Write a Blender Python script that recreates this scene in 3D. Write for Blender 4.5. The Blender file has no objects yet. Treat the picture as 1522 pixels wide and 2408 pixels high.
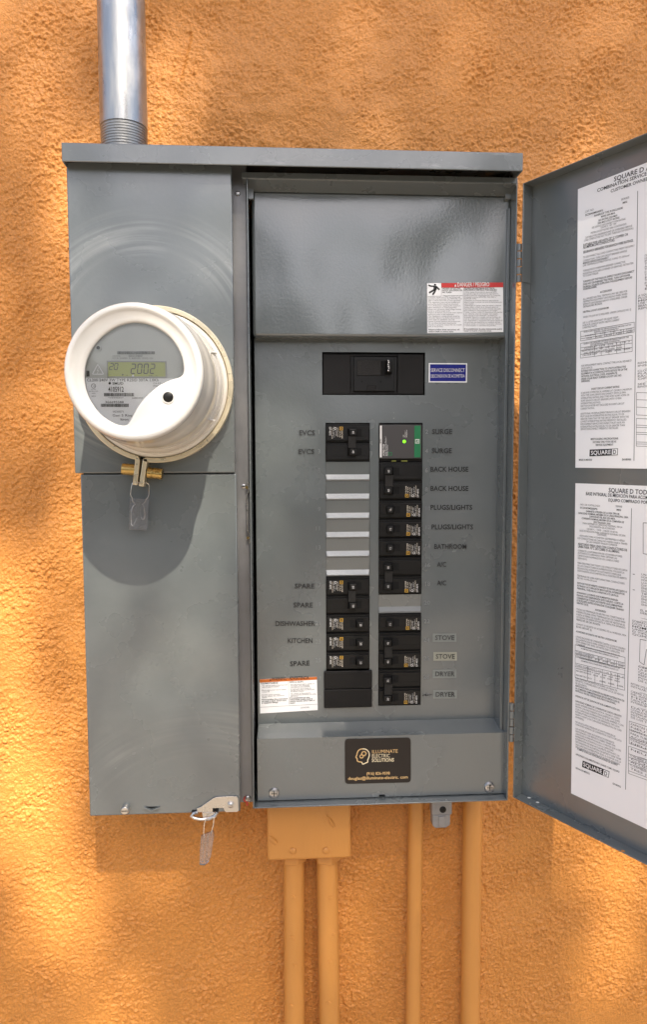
import bpy, bmesh, math, random
import numpy as np
from mathutils import Vector, Matrix

random.seed(7); np.random.seed(7)
sc = bpy.context.scene
col = sc.collection

# ------------------------------------------------------------------ camera
# photograph measured on a 1522 x 2407 grid; wall is the plane y = 0, X right, Z up
F, CX, CY = 1711.0, 761.0, 1203.5
L, CAMZ = 1.031, 1.5
Yw = Vector((-104, -125, F)).normalized()
Xw = Vector((1, -.0075, .0606)); Xw = (Xw - Yw * Xw.dot(Yw)).normalized()
Dw = Yw.cross(Xw).normalized()
if Dw.y < 0: Dw = -Dw
M = Matrix((Xw, Yw, -Dw))                 # camera coords (right, down, forward) -> world
CAM = Vector((0, -L, CAMZ))
cd = bpy.data.cameras.new('camera'); cam = bpy.data.objects.new('camera', cd); col.objects.link(cam)
rot = Matrix((M @ Vector((1, 0, 0)), M @ Vector((0, -1, 0)), M @ Vector((0, 0, -1)))).transposed()
cam.matrix_world = Matrix.Translation(CAM) @ rot.to_4x4()
cd.sensor_fit = 'VERTICAL'; cd.sensor_height = 36; cd.lens = F / 2407 * 36
cd.clip_start = .01; cd.clip_end = 500
sc.camera = cam
sc.render.resolution_x, sc.render.resolution_y = 648, 1024

# ------------------------------------------------------------------ light
SUN = Vector((.21, -1, 1.20)).normalized()          # towards the sun
w = bpy.data.worlds.new('World'); sc.world = w; w.use_nodes = True
nt = w.node_tree
sky = nt.nodes.new('ShaderNodeTexSky'); sky.sky_type = 'NISHITA'; sky.sun_disc = False
sky.sun_elevation = math.asin(SUN.z); sky.sun_rotation = math.atan2(SUN.x, SUN.y)
sky.air_density = 1.0; sky.dust_density = 3.5; sky.ozone_density = 1.0
bg = nt.nodes['Background']; nt.links.new(sky.outputs[0], bg.inputs[0]); bg.inputs[1].default_value = .10
sd = bpy.data.lights.new('sun', 'SUN'); sd.energy = 3.9; sd.angle = math.radians(.6); sd.color = (1, .90, .74)
so = bpy.data.objects.new('sun', sd); col.objects.link(so)
so.rotation_euler = SUN.to_track_quat('Z', 'Y').to_euler(); so.location = (2, -8, 9)
sc.view_settings.view_transform = 'Standard'; sc.view_settings.look = 'None'
sc.view_settings.gamma = 1; sc.view_settings.exposure = 1.5; sc.view_settings.use_curve_mapping = False

# ------------------------------------------------------------------ helpers: pixels to points
def ray(u, v): return M @ Vector(((u - CX) / F, (v - CY) / F, 1))
def W(u, v, d):
    r = ray(u, v); t = (L - d) / r.y
    return CAM + r * t
def zoom(x0, y0, x1, y1, wpx):
    s = (x1 - x0) / wpx / 1.26150; ox, oy = x0 / 1.2615, y0 / 1.2615
    return lambda x, y: (ox + x * s, oy + y * s)
Z3 = zoom(160, 860, 760, 1640, 1522)      # meter
Z8 = zoom(1480, 360, 1920, 1400, 1019)    # upper door label
Z9 = zoom(1480, 1380, 1920, 2640, 841)    # lower door label
ZD = zoom(1250, 820, 1510, 1000, 1522)    # danger label
ZW = zoom(660, 2000, 1000, 2240, 1522)    # warning label
ZI = zoom(1000, 2160, 1260, 2360, 1522)   # contractor's card
ZL = zoom(540, 2320, 780, 2600, 1522)     # latch
ZS = zoom(330, 1320, 530, 1600, 1522)     # seal on the ring

class Plane:
    """a flat frame: local (a, b) -> world, with off metres along the normal"""
    def __init__(s, o, ax, ay): s.o, s.ax, s.ay = Vector(o), Vector(ax).normalized(), Vector(ay).normalized(); s.n = s.ax.cross(s.ay)
    def px(s, u, v):
        r = ray(u, v); t = (s.o - CAM).dot(s.n) / r.dot(s.n); p = CAM + r * t - s.o
        return (p.dot(s.ax), p.dot(s.ay))
    def pt(s, a, b, off=0.): return s.o + s.ax * a + s.ay * b + s.n * off
    def turned(s, a, b, deg):
        c, sn = math.cos(math.radians(deg)), math.sin(math.radians(deg))
        return Plane(s.pt(a, b), s.ax * c + s.ay * sn, s.ay * c - s.ax * sn)
def flat(d): return Plane((0, -d, 0), (1, 0, 0), (0, 0, 1))     # local (x, z), normal towards the viewer

# ------------------------------------------------------------------ materials
MATS = {}
def mat(name, color, rough=.5, metal=0., bump=0., bscale=400., mott=0., mscale=9., rvar=0., spec=.5, coat=0., bdist=.001, stretch=None, wave=0.):
    m = bpy.data.materials.new(name); m.use_nodes = True; n = m.node_tree.nodes; l = m.node_tree.links
    p = n['Principled BSDF']; p.inputs['Base Color'].default_value = (*color, 1); p.inputs['Roughness'].default_value = rough
    p.inputs['Metallic'].default_value = metal; p.inputs['Specular IOR Level'].default_value = spec
    p.inputs['Coat Weight'].default_value = coat; p.inputs['Coat Roughness'].default_value = .08 if coat > .55 or name.endswith('plastic') else .24
    if mott or rvar or bump:
        tc = n.new('ShaderNodeTexCoord'); src = tc.outputs['Object']
        if stretch:
            mp = n.new('ShaderNodeMapping'); mp.inputs['Scale'].default_value = stretch; l.new(src, mp.inputs[0]); src = mp.outputs[0]
    if mott or rvar:
        nz = n.new('ShaderNodeTexNoise'); nz.inputs['Scale'].default_value = mscale; nz.inputs['Detail'].default_value = 5; nz.inputs['Roughness'].default_value = .6
        l.new(src, nz.inputs['Vector'])
        if mott:
            mx = n.new('ShaderNodeMix'); mx.data_type = 'RGBA'
            mx.inputs[6].default_value = (*[c * (1 - mott) for c in color], 1); mx.inputs[7].default_value = (*[min(1, c * (1 + mott)) for c in color], 1)
            l.new(nz.outputs['Fac'], mx.inputs[0]); l.new(mx.outputs[2], p.inputs['Base Color'])
        if rvar:
            mr = n.new('ShaderNodeMapRange'); mr.inputs[1].default_value = .3; mr.inputs[2].default_value = .7
            mr.inputs[3].default_value = max(.02, rough - rvar); mr.inputs[4].default_value = min(1, rough + rvar)
            l.new(nz.outputs['Fac'], mr.inputs[0]); l.new(mr.outputs[0], p.inputs['Roughness'])
    if bump:
        wv = None
        if wave:
            w2 = n.new('ShaderNodeTexNoise'); w2.inputs['Scale'].default_value = 6; w2.inputs['Detail'].default_value = 1; l.new(src, w2.inputs['Vector'])
            wv = n.new('ShaderNodeBump'); wv.inputs['Strength'].default_value = wave; wv.inputs['Distance'].default_value = .02; l.new(w2.outputs['Fac'], wv.inputs['Height'])
        b2 = n.new('ShaderNodeTexNoise'); b2.inputs['Scale'].default_value = bscale; b2.inputs['Detail'].default_value = 3
        l.new(src, b2.inputs['Vector'])
        bp = n.new('ShaderNodeBump'); bp.inputs['Strength'].default_value = bump; bp.inputs['Distance'].default_value = bdist
        l.new(b2.outputs['Fac'], bp.inputs['Height']); l.new(bp.outputs[0], p.inputs['Normal'])
        if wv: l.new(wv.outputs[0], bp.inputs['Normal'])
    MATS[name] = m; return m
GREY = (.120, .136, .139)
mat('grey_paint', GREY, .28, 0, .10, 260, .07, 7, .10, spec=1.0, coat=.5, wave=.5)
mat('grey_hammered', GREY, .18, 0, .12, 300, .05, 6, .05, spec=1.0, coat=.54, wave=.8)
mat('grey_raw', (.20, .20, .205), .42, .35, .25, 120, .18, 40, .12)
mat('grey_highlight', (.20, .215, .22), .4)  # grey lightened: highlight painted into the raised digits and filler ledge
mat('twistout', (.34, .36, .37), .34, .25, .6, 500, .08, 60)  # bent ledges: reflected sky brightness worked into the base colour
mat('black_plastic', (.0085, .0083, .008), .40, 0, .10, 900, .15, 60, .06, spec=.32)
mat('black_matte', (.0095, .0088, .0084), .58, 0, .3, 1300, spec=.28)
mat('black_grain', (.018, .017, .0155), .55, 0, 1.0, 900, spec=.3)
mat('black_hole', (.002, .002, .002), .9)  # near-black stand-in for the shade in slots, holes and gaps
mat('ink', (.012, .012, .013), .6)
mat('ink_grey', (.10, .10, .105), .6)
mat('paper', (.90, .91, .92), .40, 0, .10, 14, .02, 20, bdist=.01)
mat('white_print', (.75, .74, .72), .5)
mat('gold_print', (.62, .36, .05), .45)
mat('cream_print', (.66, .60, .50), .45)
mat('card_gold', (.75, .50, .22), .35)
mat('card_pale', (.85, .74, .50), .35)
mat('card_brown', (.0135, .0095, .008), .42)
mat('red', (.56, .030, .028), .4)
mat('orange_band', (.55, .14, .02), .45)
mat('blue', (.006, .012, .20), .45, spec=.3)
mat('green', (.012, .17, .062), .4)
mat('surge_grey', (.055, .052, .052), .45)
mat('olive', (.20, .21, .03), .5)
mat('led', (.15, .75, .02), .3)
mat('tape', (.215, .235, .225), .22)
mat('tape_beige', (.33, .33, .27), .3)
mat('white_plastic', (.61, .60, .575), .22, 0, 0, 1, .02, 25, .05, coat=.5)
mat('cream_plastic', (.70, .66, .585), .14, 0, 0, 1, .06, 20, .05, coat=.6)
mat('meter_grey', (.52, .54, .515), .4)
mat('meter_white', (.92, .93, .94), .45)
mat('lcd', (.36, .40, .075), .28)
mat('lcd_frame', (.30, .31, .29), .4)
mat('zinc_gold', (.80, .70, .50), .30, .55, .1, 80, .18, 30, .12)
mat('brass', (.52, .36, .13), .26, .95, .1, 300, .2, 60, .1)
mat('steel', (.58, .56, .54), .27, .95, .06, 200, .1, 40, .1)
mat('wire_steel', (.75, .74, .72), .25, .9)
mat('galvanised', (.40, .405, .40), .38, .90, .35, 18, .35, 12, .16, stretch=(9, 9, 1.3))
mat('galv_thread', (.36, .36, .35), .42, .8, .3, 300, .3, 60)
mat('cast_grey', (.30, .30, .31), .45, .5, .5, 220, .15, 60)
mat('red_wax', (.42, .03, .02), .4)
STUC = (.61, .250, .050)
mat('stucco', STUC, .50, 0, .8, 480, .07, 5, .08, spec=.5, bdist=.0018)
_m = MATS['stucco'].node_tree; _p = _m.nodes['Principled BSDF']; _tc = _m.nodes.new('ShaderNodeTexCoord')
_n = _m.nodes.new('ShaderNodeTexNoise'); _n.inputs['Scale'].default_value = 330; _n.inputs['Detail'].default_value = 4; _n.inputs['Roughness'].default_value = .7; _m.links.new(_tc.outputs['Object'], _n.inputs['Vector'])
_r = _m.nodes.new('ShaderNodeMapRange'); _r.inputs[1].default_value = .32; _r.inputs[2].default_value = .68; _r.inputs[3].default_value = .80; _r.inputs[4].default_value = 1.16; _m.links.new(_n.outputs['Fac'], _r.inputs[0])
_x = _m.nodes.new('ShaderNodeMix'); _x.data_type = 'RGBA'; _x.blend_type = 'MULTIPLY'; _x.inputs[0].default_value = 1; _m.links.new(_p.inputs['Base Color'].links[0].from_socket, _x.inputs[6]); _m.links.new(_r.outputs[0], _x.inputs[7]); _m.links.new(_x.outputs[2], _p.inputs['Base Color'])
mat('painted_conduit', (.58, .255, .058), .42, 0, .45, 90, .05, 30, .08, bdist=.0015, stretch=(1, 1, .25))
mat('leaf', (.06, .10, .022), .5)
mat('bark', (.10, .075, .05), .9, 0, .6, 30, .3, 12, bdist=.02)
mat('soil', (.30, .26, .21), .95, 0, .5, 40, .2, 3, bdist=.02)
def clear(name, tint, gloss, rough, haze=0.):
    m = bpy.data.materials.new(name); m.use_nodes = True; n = m.node_tree.nodes; l = m.node_tree.links
    for x in list(n):
        if x.type == 'BSDF_PRINCIPLED': n.remove(x)
    out = [x for x in n if x.type == 'OUTPUT_MATERIAL'][0]
    t = n.new('ShaderNodeBsdfTransparent'); t.inputs[0].default_value = (*tint, 1)
    g = n.new('ShaderNodeBsdfGlossy'); g.inputs['Roughness'].default_value = rough
    d = n.new('ShaderNodeBsdfDiffuse'); d.inputs[0].default_value = (.6, .6, .6, 1)
    lw = n.new('ShaderNodeFresnel'); lw.inputs['IOR'].default_value = gloss
    m0 = n.new('ShaderNodeMixShader'); m0.inputs[0].default_value = haze; l.new(t.outputs[0], m0.inputs[1]); l.new(d.outputs[0], m0.inputs[2])
    m1 = n.new('ShaderNodeMixShader'); l.new(lw.outputs[0], m1.inputs[0]); l.new(m0.outputs[0], m1.inputs[1]); l.new(g.outputs[0], m1.inputs[2])
    l.new(m1.outputs[0], out.inputs[0]); MATS[name] = m
clear('window_glass', (.97, .975, .98), 1.42, .04, .02)
clear('clear_plastic', (.90, .90, .91), 1.45, .10, .14)
clear('clear_tape', (.96, .97, .96), 1.3, .15, .07)
# ragged scuffs and smears on the cap and meter cover: paint that has dulled
def scuffed(name, base, scale, lo, hi, colr, stretch):
    src = MATS[base].copy(); src.name = name; n = src.node_tree.nodes; l = src.node_tree.links; p = n['Principled BSDF']
    tc = n.new('ShaderNodeTexCoord'); mp = n.new('ShaderNodeMapping'); mp.inputs['Scale'].default_value = stretch; l.new(tc.outputs['Object'], mp.inputs[0])
    nz = n.new('ShaderNodeTexNoise'); nz.inputs['Scale'].default_value = scale; nz.inputs['Detail'].default_value = 8; nz.inputs['Roughness'].default_value = .65; l.new(mp.outputs[0], nz.inputs['Vector'])
    mr = n.new('ShaderNodeMapRange'); mr.inputs[1].default_value = lo; mr.inputs[2].default_value = hi; l.new(nz.outputs['Fac'], mr.inputs[0])
    mx = n.new('ShaderNodeMix'); mx.data_type = 'RGBA'; l.new(mr.outputs[0], mx.inputs[0])
    old = p.inputs['Base Color'].links
    if old: l.new(old[0].from_socket, mx.inputs[6])
    else: mx.inputs[6].default_value = p.inputs['Base Color'].default_value
    mx.inputs[7].default_value = (*colr, 1); l.new(mx.outputs[2], p.inputs['Base Color']); MATS[name] = src
scuffed('grey_scuffed', 'grey_paint', 14, .60, .74, (.27, .28, .285), (1, 1, 4))
scuffed('galv_worn', 'galvanised', 16, .50, .62, (.60, .59, .56), (1, 1, .5))
scuffed('grey_smeared', 'grey_paint', 4, .50, .85, (.17, .185, .185), (1, 1, 1.6))

def arc_streaks(name, base, cx_, cz_, r0, r1, tone=(.33, .345, .34)):  # mixes a paler streaked ring into the base colour
    src = MATS[base].copy(); src.name = name; n = src.node_tree.nodes; l = src.node_tree.links; p = n['Principled BSDF']
    tc = n.new('ShaderNodeTexCoord'); sub = n.new('ShaderNodeVectorMath'); sub.operation = 'SUBTRACT'; sub.inputs[1].default_value = (cx_, 0, cz_); l.new(tc.outputs['Object'], sub.inputs[0])
    mul = n.new('ShaderNodeVectorMath'); mul.operation = 'MULTIPLY'; mul.inputs[1].default_value = (1, 0, 1); l.new(sub.outputs[0], mul.inputs[0])
    ln = n.new('ShaderNodeVectorMath'); ln.operation = 'LENGTH'; l.new(mul.outputs[0], ln.inputs[0])
    cmb = n.new('ShaderNodeCombineXYZ'); l.new(ln.outputs['Value'], cmb.inputs[0]); sp = n.new('ShaderNodeSeparateXYZ'); l.new(mul.outputs[0], sp.inputs[0])
    dv = n.new('ShaderNodeMath'); dv.operation = 'MULTIPLY'; dv.inputs[1].default_value = .04; l.new(sp.outputs[0], dv.inputs[0]); l.new(dv.outputs[0], cmb.inputs[1])
    nz = n.new('ShaderNodeTexNoise'); nz.inputs['Scale'].default_value = 170; nz.inputs['Detail'].default_value = 4; l.new(cmb.outputs[0], nz.inputs['Vector'])
    st_ = n.new('ShaderNodeMapRange'); st_.inputs[1].default_value = .42; st_.inputs[2].default_value = .78; l.new(nz.outputs['Fac'], st_.inputs[0])
    md = (r0 + r1) / 2; ds = n.new('ShaderNodeMath'); ds.operation = 'SUBTRACT'; ds.inputs[1].default_value = md; l.new(ln.outputs['Value'], ds.inputs[0])
    ab = n.new('ShaderNodeMath'); ab.operation = 'ABSOLUTE'; l.new(ds.outputs[0], ab.inputs[0])
    mk = n.new('ShaderNodeMapRange'); mk.interpolation_type = 'SMOOTHSTEP'; mk.inputs[1].default_value = (r1 - r0) / 2; mk.inputs[2].default_value = 0; l.new(ab.outputs[0], mk.inputs[0])
    cl = n.new('ShaderNodeTexNoise'); cl.inputs['Scale'].default_value = 9; l.new(tc.outputs['Object'], cl.inputs['Vector']); c2 = n.new('ShaderNodeMapRange'); c2.inputs[1].default_value = .4; c2.inputs[2].default_value = .62; l.new(cl.outputs['Fac'], c2.inputs[0])
    m1 = n.new('ShaderNodeMath'); m1.operation = 'MULTIPLY'; l.new(st_.outputs[0], m1.inputs[0]); l.new(mk.outputs[0], m1.inputs[1])
    m2 = n.new('ShaderNodeMath'); m2.operation = 'MULTIPLY'; l.new(m1.outputs[0], m2.inputs[0]); l.new(c2.outputs[0], m2.inputs[1])
    mx = n.new('ShaderNodeMix'); mx.data_type = 'RGBA'; l.new(m2.outputs[0], mx.inputs[0]); l.new(p.inputs['Base Color'].links[0].from_socket, mx.inputs[6]); mx.inputs[7].default_value = (*tone, 1); l.new(mx.outputs[2], p.inputs['Base Color']); MATS[name] = src
_c = W(345, 800, .125); arc_streaks('grey_arcs_upper', 'grey_smeared', _c.x, _c.z, .085, .165)
_c = W(470, 2050, .122); arc_streaks('grey_arcs_lower', 'grey_smeared', _c.x, _c.z, .13, .25, (.20, .21, .205))

# ------------------------------------------------------------------ glyphs (one mesh per character, made once)
CHARS = "ABCDEFGHIJKLMNOPQRSTUVWXYZabcdefghijklmnopqrstuvwxyz0123456789()/.,:;-@&%'*+=<>ÁÉÍÓÚáéíóúñÑØ°"
GL = {}
def make_glyphs():
    obs = []
    def fo(body, off):
        c = bpy.data.curves.new('glyph', 'FONT'); c.body = body; c.size = 1; c.resolution_u = 2; c.offset = off
        o = bpy.data.objects.new('glyph', c); col.objects.link(o); obs.append(o); return o
    hh = fo('HH', 0); jobs = [(ch, b, fo(ch, .013 if b else 0.), fo('H' + ch + 'H', 0)) for b in (0, 1) for ch in CHARS]
    sp = fo('H H', 0)
    bpy.context.view_layer.update(); dg = bpy.context.evaluated_depsgraph_get()
    def xs(o):
        me = o.evaluated_get(dg).to_mesh(); a = np.zeros(len(me.vertices) * 3); me.vertices.foreach_get('co', a)
        a = a.reshape(-1, 3); fs = [tuple(p.vertices) for p in me.polygons]; o.evaluated_get(dg).to_mesh_clear(); return a, fs
    wid = lambda a: a[:, 0].max() - a[:, 0].min()
    w0 = wid(xs(hh)[0])
    for ch, b, o1, o2 in jobs:
        a, f = xs(o1); GL[ch, b] = (a[:, :2], f, wid(xs(o2)[0]) - w0)
    GL['space'] = wid(xs(sp)[0]) - w0
    h = GL['H', 0][0]; GL['cap'] = h[:, 1].max() - h[:, 1].min()
    for o in obs:
        c = o.data; bpy.data.objects.remove(o); bpy.data.curves.remove(c)
make_glyphs()

# ------------------------------------------------------------------ mesh collector
class MB:
    def __init__(s): s.v, s.f, s.m, s.mats = [], [], [], []
    def mi(s, name):
        if name not in s.mats: s.mats.append(name)
        return s.mats.index(name)
    def add(s, vs, fs, m):
        b = len(s.v); k = s.mi(m); s.v += [tuple(x) for x in vs]
        for f in fs: s.f.append(tuple(b + i for i in f)); s.m.append(k)
        return s
    def box(s, x0, x1, y0, y1, z0, z1, m):
        vs = [(x, y, z) for x in (x0, x1) for y in (y0, y1) for z in (z0, z1)]
        return s.add(vs, [(0, 1, 3, 2), (4, 6, 7, 5), (0, 4, 5, 1), (2, 3, 7, 6), (0, 2, 6, 4), (1, 5, 7, 3)], m)
    def slab(s, P, poly, o0, o1, m):
        """polygon (local coords of plane P, counter-clockwise) extruded from off o0 to o1"""
        n = len(poly); area = sum(poly[i][0] * poly[(i + 1) % n][1] - poly[(i + 1) % n][0] * poly[i][1] for i in range(n))
        if area < 0: poly = poly[::-1]
        vs = [P.pt(a, b, o0) for a, b in poly] + [P.pt(a, b, o1) for a, b in poly]
        fs = [tuple(range(n, 2 * n)), tuple(range(n - 1, -1, -1))] + [(i, (i + 1) % n, n + (i + 1) % n, n + i) for i in range(n)]
        return s.add(vs, fs, m)
    def rect(s, P, a0, b0, a1, b1, o0, o1, m): return s.slab(P, [(a0, b0), (a1, b0), (a1, b1), (a0, b1)], o0, o1, m)
    def frame(s, P, a0, b0, a1, b1, t, o0, o1, m):
        s.rect(P, a0, b0, a1, b0 + t, o0, o1, m); s.rect(P, a0, b1 - t, a1, b1, o0, o1, m)
        s.rect(P, a0, b0 + t, a0 + t, b1 - t, o0, o1, m); s.rect(P, a1 - t, b0 + t, a1, b1 - t, o0, o1, m); return s
    def line(s, P, p, q, t, off, m):
        d = Vector((q[0] - p[0], q[1] - p[1])); d.normalize(); n = Vector((-d.y, d.x)) * t / 2
        return s.add([P.pt(p[0] - n.x, p[1] - n.y, off), P.pt(q[0] - n.x, q[1] - n.y, off), P.pt(q[0] + n.x, q[1] + n.y, off), P.pt(p[0] + n.x, p[1] + n.y, off)], [(0, 1, 2, 3)], m)
    def disc(s, P, a, b, r, off, m, n=20, th=0.):
        poly = [(a + r * math.cos(2 * math.pi * i / n), b + r * math.sin(2 * math.pi * i / n)) for i in range(n)]
        if th: return s.slab(P, poly, off, off + th, m)
        return s.add([P.pt(x, y, off) for x, y in poly], [tuple(range(n))], m)
    def lathe(s, P, a, b, prof, m, n=48):
        """profile of (radius, off) turned about the normal of P through (a, b)"""
        vs, fs = [], []
        for r, o in prof: vs += [P.pt(a + r * math.cos(2 * math.pi * i / n), b + r * math.sin(2 * math.pi * i / n), o) for i in range(n)]
        for k in range(len(prof) - 1):
            for i in range(n): j = (i + 1) % n; fs.append((k * n + i, k * n + j, (k + 1) * n + j, (k + 1) * n + i))
        if prof[-1][0] < 1e-3: fs.append(tuple((len(prof) - 1) * n + i for i in range(n)))
        return s.add(vs, fs, m)
    def tube(s, pts, r, m, n=10, cap=True, rf=None):
        pts = [Vector(p) for p in pts]; vs, fs = [], []; up = None
        for i, p in enumerate(pts):
            t = (pts[min(i + 1, len(pts) - 1)] - pts[max(i - 1, 0)]).normalized()
            if up is None: up = t.orthogonal().normalized()
            up = (up - t * up.dot(t)).normalized(); sd_ = t.cross(up); rr = rf(i) if rf else r
            vs += [p + (up * math.cos(2 * math.pi * k / n) + sd_ * math.sin(2 * math.pi * k / n)) * rr for k in range(n)]
        for i in range(len(pts) - 1):
            for k in range(n): j = (k + 1) % n; fs.append((i * n + k, i * n + j, (i + 1) * n + j, (i + 1) * n + k))
        if cap: fs += [tuple(range(n - 1, -1, -1)), tuple((len(pts) - 1) * n + k for k in range(n))]
        return s.add(vs, fs, m)
    def text(s, P, body, p0, h, m, p1=None, wid=None, bold=0, off=.0006, align='l', emboss=0.):
        """p0: baseline start (local), h: cap height; fits the width to p1 (baseline end) or wid"""
        k = h / GL['cap']; adv = 0.; place = []
        for ch in body:
            if ch == ' ': adv += GL['space']; continue
            g = GL.get((ch, bold)) or GL['-', bold]; place.append((g, adv)); adv += g[2]
        if not place: return s
        tot = adv * k; ang = 0.; sx = 1.
        if p1 is not None:
            d = Vector((p1[0] - p0[0], p1[1] - p0[1])); sx = d.length / tot; ang = math.atan2(d.y, d.x)
        elif wid: sx = wid / tot
        if align == 'c': p0 = (p0[0] - tot * sx / 2 * math.cos(ang), p0[1] - tot * sx / 2 * math.sin(ang))
        c, sn = math.cos(ang), math.sin(ang)
        for (a, fs, _), x in place:
            lx = (a[:, 0] + x) * k * sx; ly = a[:, 1] * k
            q = [(p0[0] + c * i - sn * j, p0[1] + sn * i + c * j) for i, j in zip(lx, ly)]
            n = len(q)
            s.add([P.pt(x_, y_, off + emboss) for x_, y_ in q], fs, m)
            if emboss:
                ed = {}
                for f in fs:
                    for i in range(len(f)):
                        e = (f[i], f[(i + 1) % len(f)]); kk = tuple(sorted(e)); ed[kk] = None if kk in ed else e
                e2 = [e for e in ed.values() if e]
                s.add([P.pt(x_, y_, off + emboss) for x_, y_ in q] + [P.pt(x_, y_, off - .0004) for x_, y_ in q], [(i, n + i, n + j, j) for i, j in e2], m)
        return s
    def build(s, name, parent=None, bevel=0., seg=2, sharp=32):
        me = bpy.data.meshes.new(name); me.from_pydata(s.v, [], s.f)
        for m in s.mats: me.materials.append(MATS[m])
        me.polygons.foreach_set('material_index', s.m); me.polygons.foreach_set('use_smooth', [True] * len(s.f))
        me.set_sharp_from_angle(angle=math.radians(sharp)); me.update()
        o = bpy.data.objects.new(name, me); col.objects.link(o)
        if parent: o.parent = parent; o.matrix_parent_inverse = Matrix.Translation(-parent_loc(parent))
        if bevel:
            b = o.modifiers.new('bevel', 'BEVEL'); b.width = bevel; b.segments = seg; b.limit_method = 'ANGLE'; b.angle_limit = math.radians(40); b.harden_normals = False
        return o
def parent_loc(o):
    p = Vector(o.location); q = o
    while q.parent: q = q.parent; p = Vector((0, 0, 0)) if q.type != 'EMPTY' else Vector(q.location)
    return p if o.parent is None else Vector((0, 0, 0))
def tag(o, label, cat=None, group=None, kind=None):
    if label: o['label'] = label
    if cat: o['category'] = cat
    if group: o['group'] = group
    if kind: o['kind'] = kind
    return o
def thing(name, label, cat, loc, group=None):
    o = bpy.data.objects.new(name, None); col.objects.link(o); o.location = loc; o.empty_display_size = .02
    return tag(o, label, cat, group)
def lab(o, label): o['label'] = label; return o

# ------------------------------------------------------------------ the setting: wall, ground
def make_wall():
    x0, x1, z0, z1, st = -.44, .59, .63, 2.18, .00125
    nx, nz = int((x1 - x0) / st), int((z1 - z0) / st)
    X, Zz = np.meshgrid(np.linspace(x0, x1, nx), np.linspace(z0, z1, nz))
    fx = np.fft.fftfreq(nx, st)[None, :]; fz = np.fft.fftfreq(nz, st)[:, None]; k = np.hypot(fx, fz)
    def band(wl, sg): 
        f = np.fft.ifft2(np.fft.fft2(np.random.randn(nz, nx)) * np.exp(-((k - 1 / wl) * wl / sg) ** 2)).real
        return f / f.std()
    def pebbles(r, dens):
        imp = (np.random.rand(nz, nx) < dens) * np.random.uniform(.45, 1.25, (nz, nx))
        f = np.fft.ifft2(np.fft.fft2(imp) * np.exp(-2 * (np.pi * k * r) ** 2)).real
        return np.tanh(f * (2 * np.pi * r * r) / st ** 2 * .9)
    h = 1.2 * pebbles(.00115, .10) + .22 * pebbles(.0021, .028) + .9 * pebbles(.0008, .13)
    h = (h - h.mean()) / h.std() * .8 + .12 * band(.016, .5) + .28 * band(.0040, .3)
    amp = .00078 * (1 + .22 * band(.10, .5))
    # float-finished patch above the cabinet, and thick paint lapped round the conduits
    px = lambda u, v: W(u, v, 0)
    pc = px(700, 170); patch = np.exp(-(((X - pc.x) / .20) ** 4 + ((Zz - pc.z) / .16) ** 4)) * (.55 + .35 * np.tanh(band(.07, .5) * 1.5))
    amp = amp * np.clip(1 - .62 * patch, .30, 2)
    H = h * amp + .0011 * band(.16, .5) + .0006 * band(.05, .5) * (.3 + patch)
    H = H + patch * .0005 * band(.03, .5)
    for u, wdt, hg in ((692, .020, .004), (770, .020, .004), (975, .030, .010), (1110, .032, .012)):
        c = px(u, 2200).x; low = 1 / (1 + np.exp((Zz - px(700, 1870).z) / .02))
        H = H + hg * np.exp(-((X - c) / wdt) ** 2) * low
    s0, s1 = px(447, 78), px(424, 190)        # the trowel scar above the cabinet
    t = np.clip(((X - s0.x) * (s1.x - s0.x) + (Zz - s0.z) * (s1.z - s0.z)) / ((s1.x - s0.x) ** 2 + (s1.z - s0.z) ** 2), 0, 1)
    dd = (X - (s0.x + t * (s1.x - s0.x))); dz = Zz - (s0.z + t * (s1.z - s0.z)); ds = np.hypot(dd, dz)
    H = H + .0022 * np.exp(-((dd - .004) / .005) ** 2 - (dz / .006) ** 2) - .0026 * np.exp(-(ds / .0030) ** 2)
    edge = np.minimum(np.minimum(X - x0, x1 - X), np.minimum(Zz - z0, z1 - Zz)); H = H * np.clip(edge / .02, 0, 1)
    co = np.stack([X, -H, Zz], -1).reshape(-1, 3)
    i = np.arange(nx * nz).reshape(nz, nx); fq = np.stack([i[:-1, :-1], i[:-1, 1:], i[1:, 1:], i[1:, :-1]], -1).reshape(-1, 4)
    # plain sheets carry the wall on past the picture
    b = len(co); X0, X1, Z0, Z1 = -3.2, 3.4, 0, 3.2
    ex = np.array([[X0, 0, Z0], [x0, 0, Z0], [x1, 0, Z0], [X1, 0, Z0], [X0, 0, Z1], [x0, 0, Z1], [x1, 0, Z1], [X1, 0, Z1], [x0, 0, z0], [x1, 0, z0], [x0, 0, z1], [x1, 0, z1]])
    ef = np.array([[0, 1, 5, 4], [2, 3, 7, 6], [1, 2, 9, 8], [10, 11, 6, 5]]) + b
    co = np.vstack([co, ex]); fa = np.vstack([fq, ef]).astype(np.int32)
    me = bpy.data.meshes.new('stucco_wall'); me.vertices.add(len(co)); me.vertices.foreach_set('co', co.ravel())
    me.loops.add(fa.size); me.loops.foreach_set('vertex_index', fa.ravel()); me.polygons.add(len(fa))
    me.polygons.foreach_set('loop_start', np.arange(0, fa.size, 4, dtype=np.int32)); me.polygons.foreach_set('use_smooth', np.ones(len(fa), bool))
    me.update(calc_edges=True); me.validate(); me.materials.append(MATS['stucco'])
    o = bpy.data.objects.new('stucco_wall', me); col.objects.link(o)
    return tag(o, 'orange painted rough stucco wall behind the grey electrical panel', 'wall')
make_wall()
g = MB(); g.add([(-12, .0, 0), (12, .0, 0), (12, -24, 0), (-12, -24, 0)], [(3, 2, 1, 0)], 'soil')
tag(g.build('ground'), 'bare pale ground in front of the orange wall', None, None, 'structure')

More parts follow.
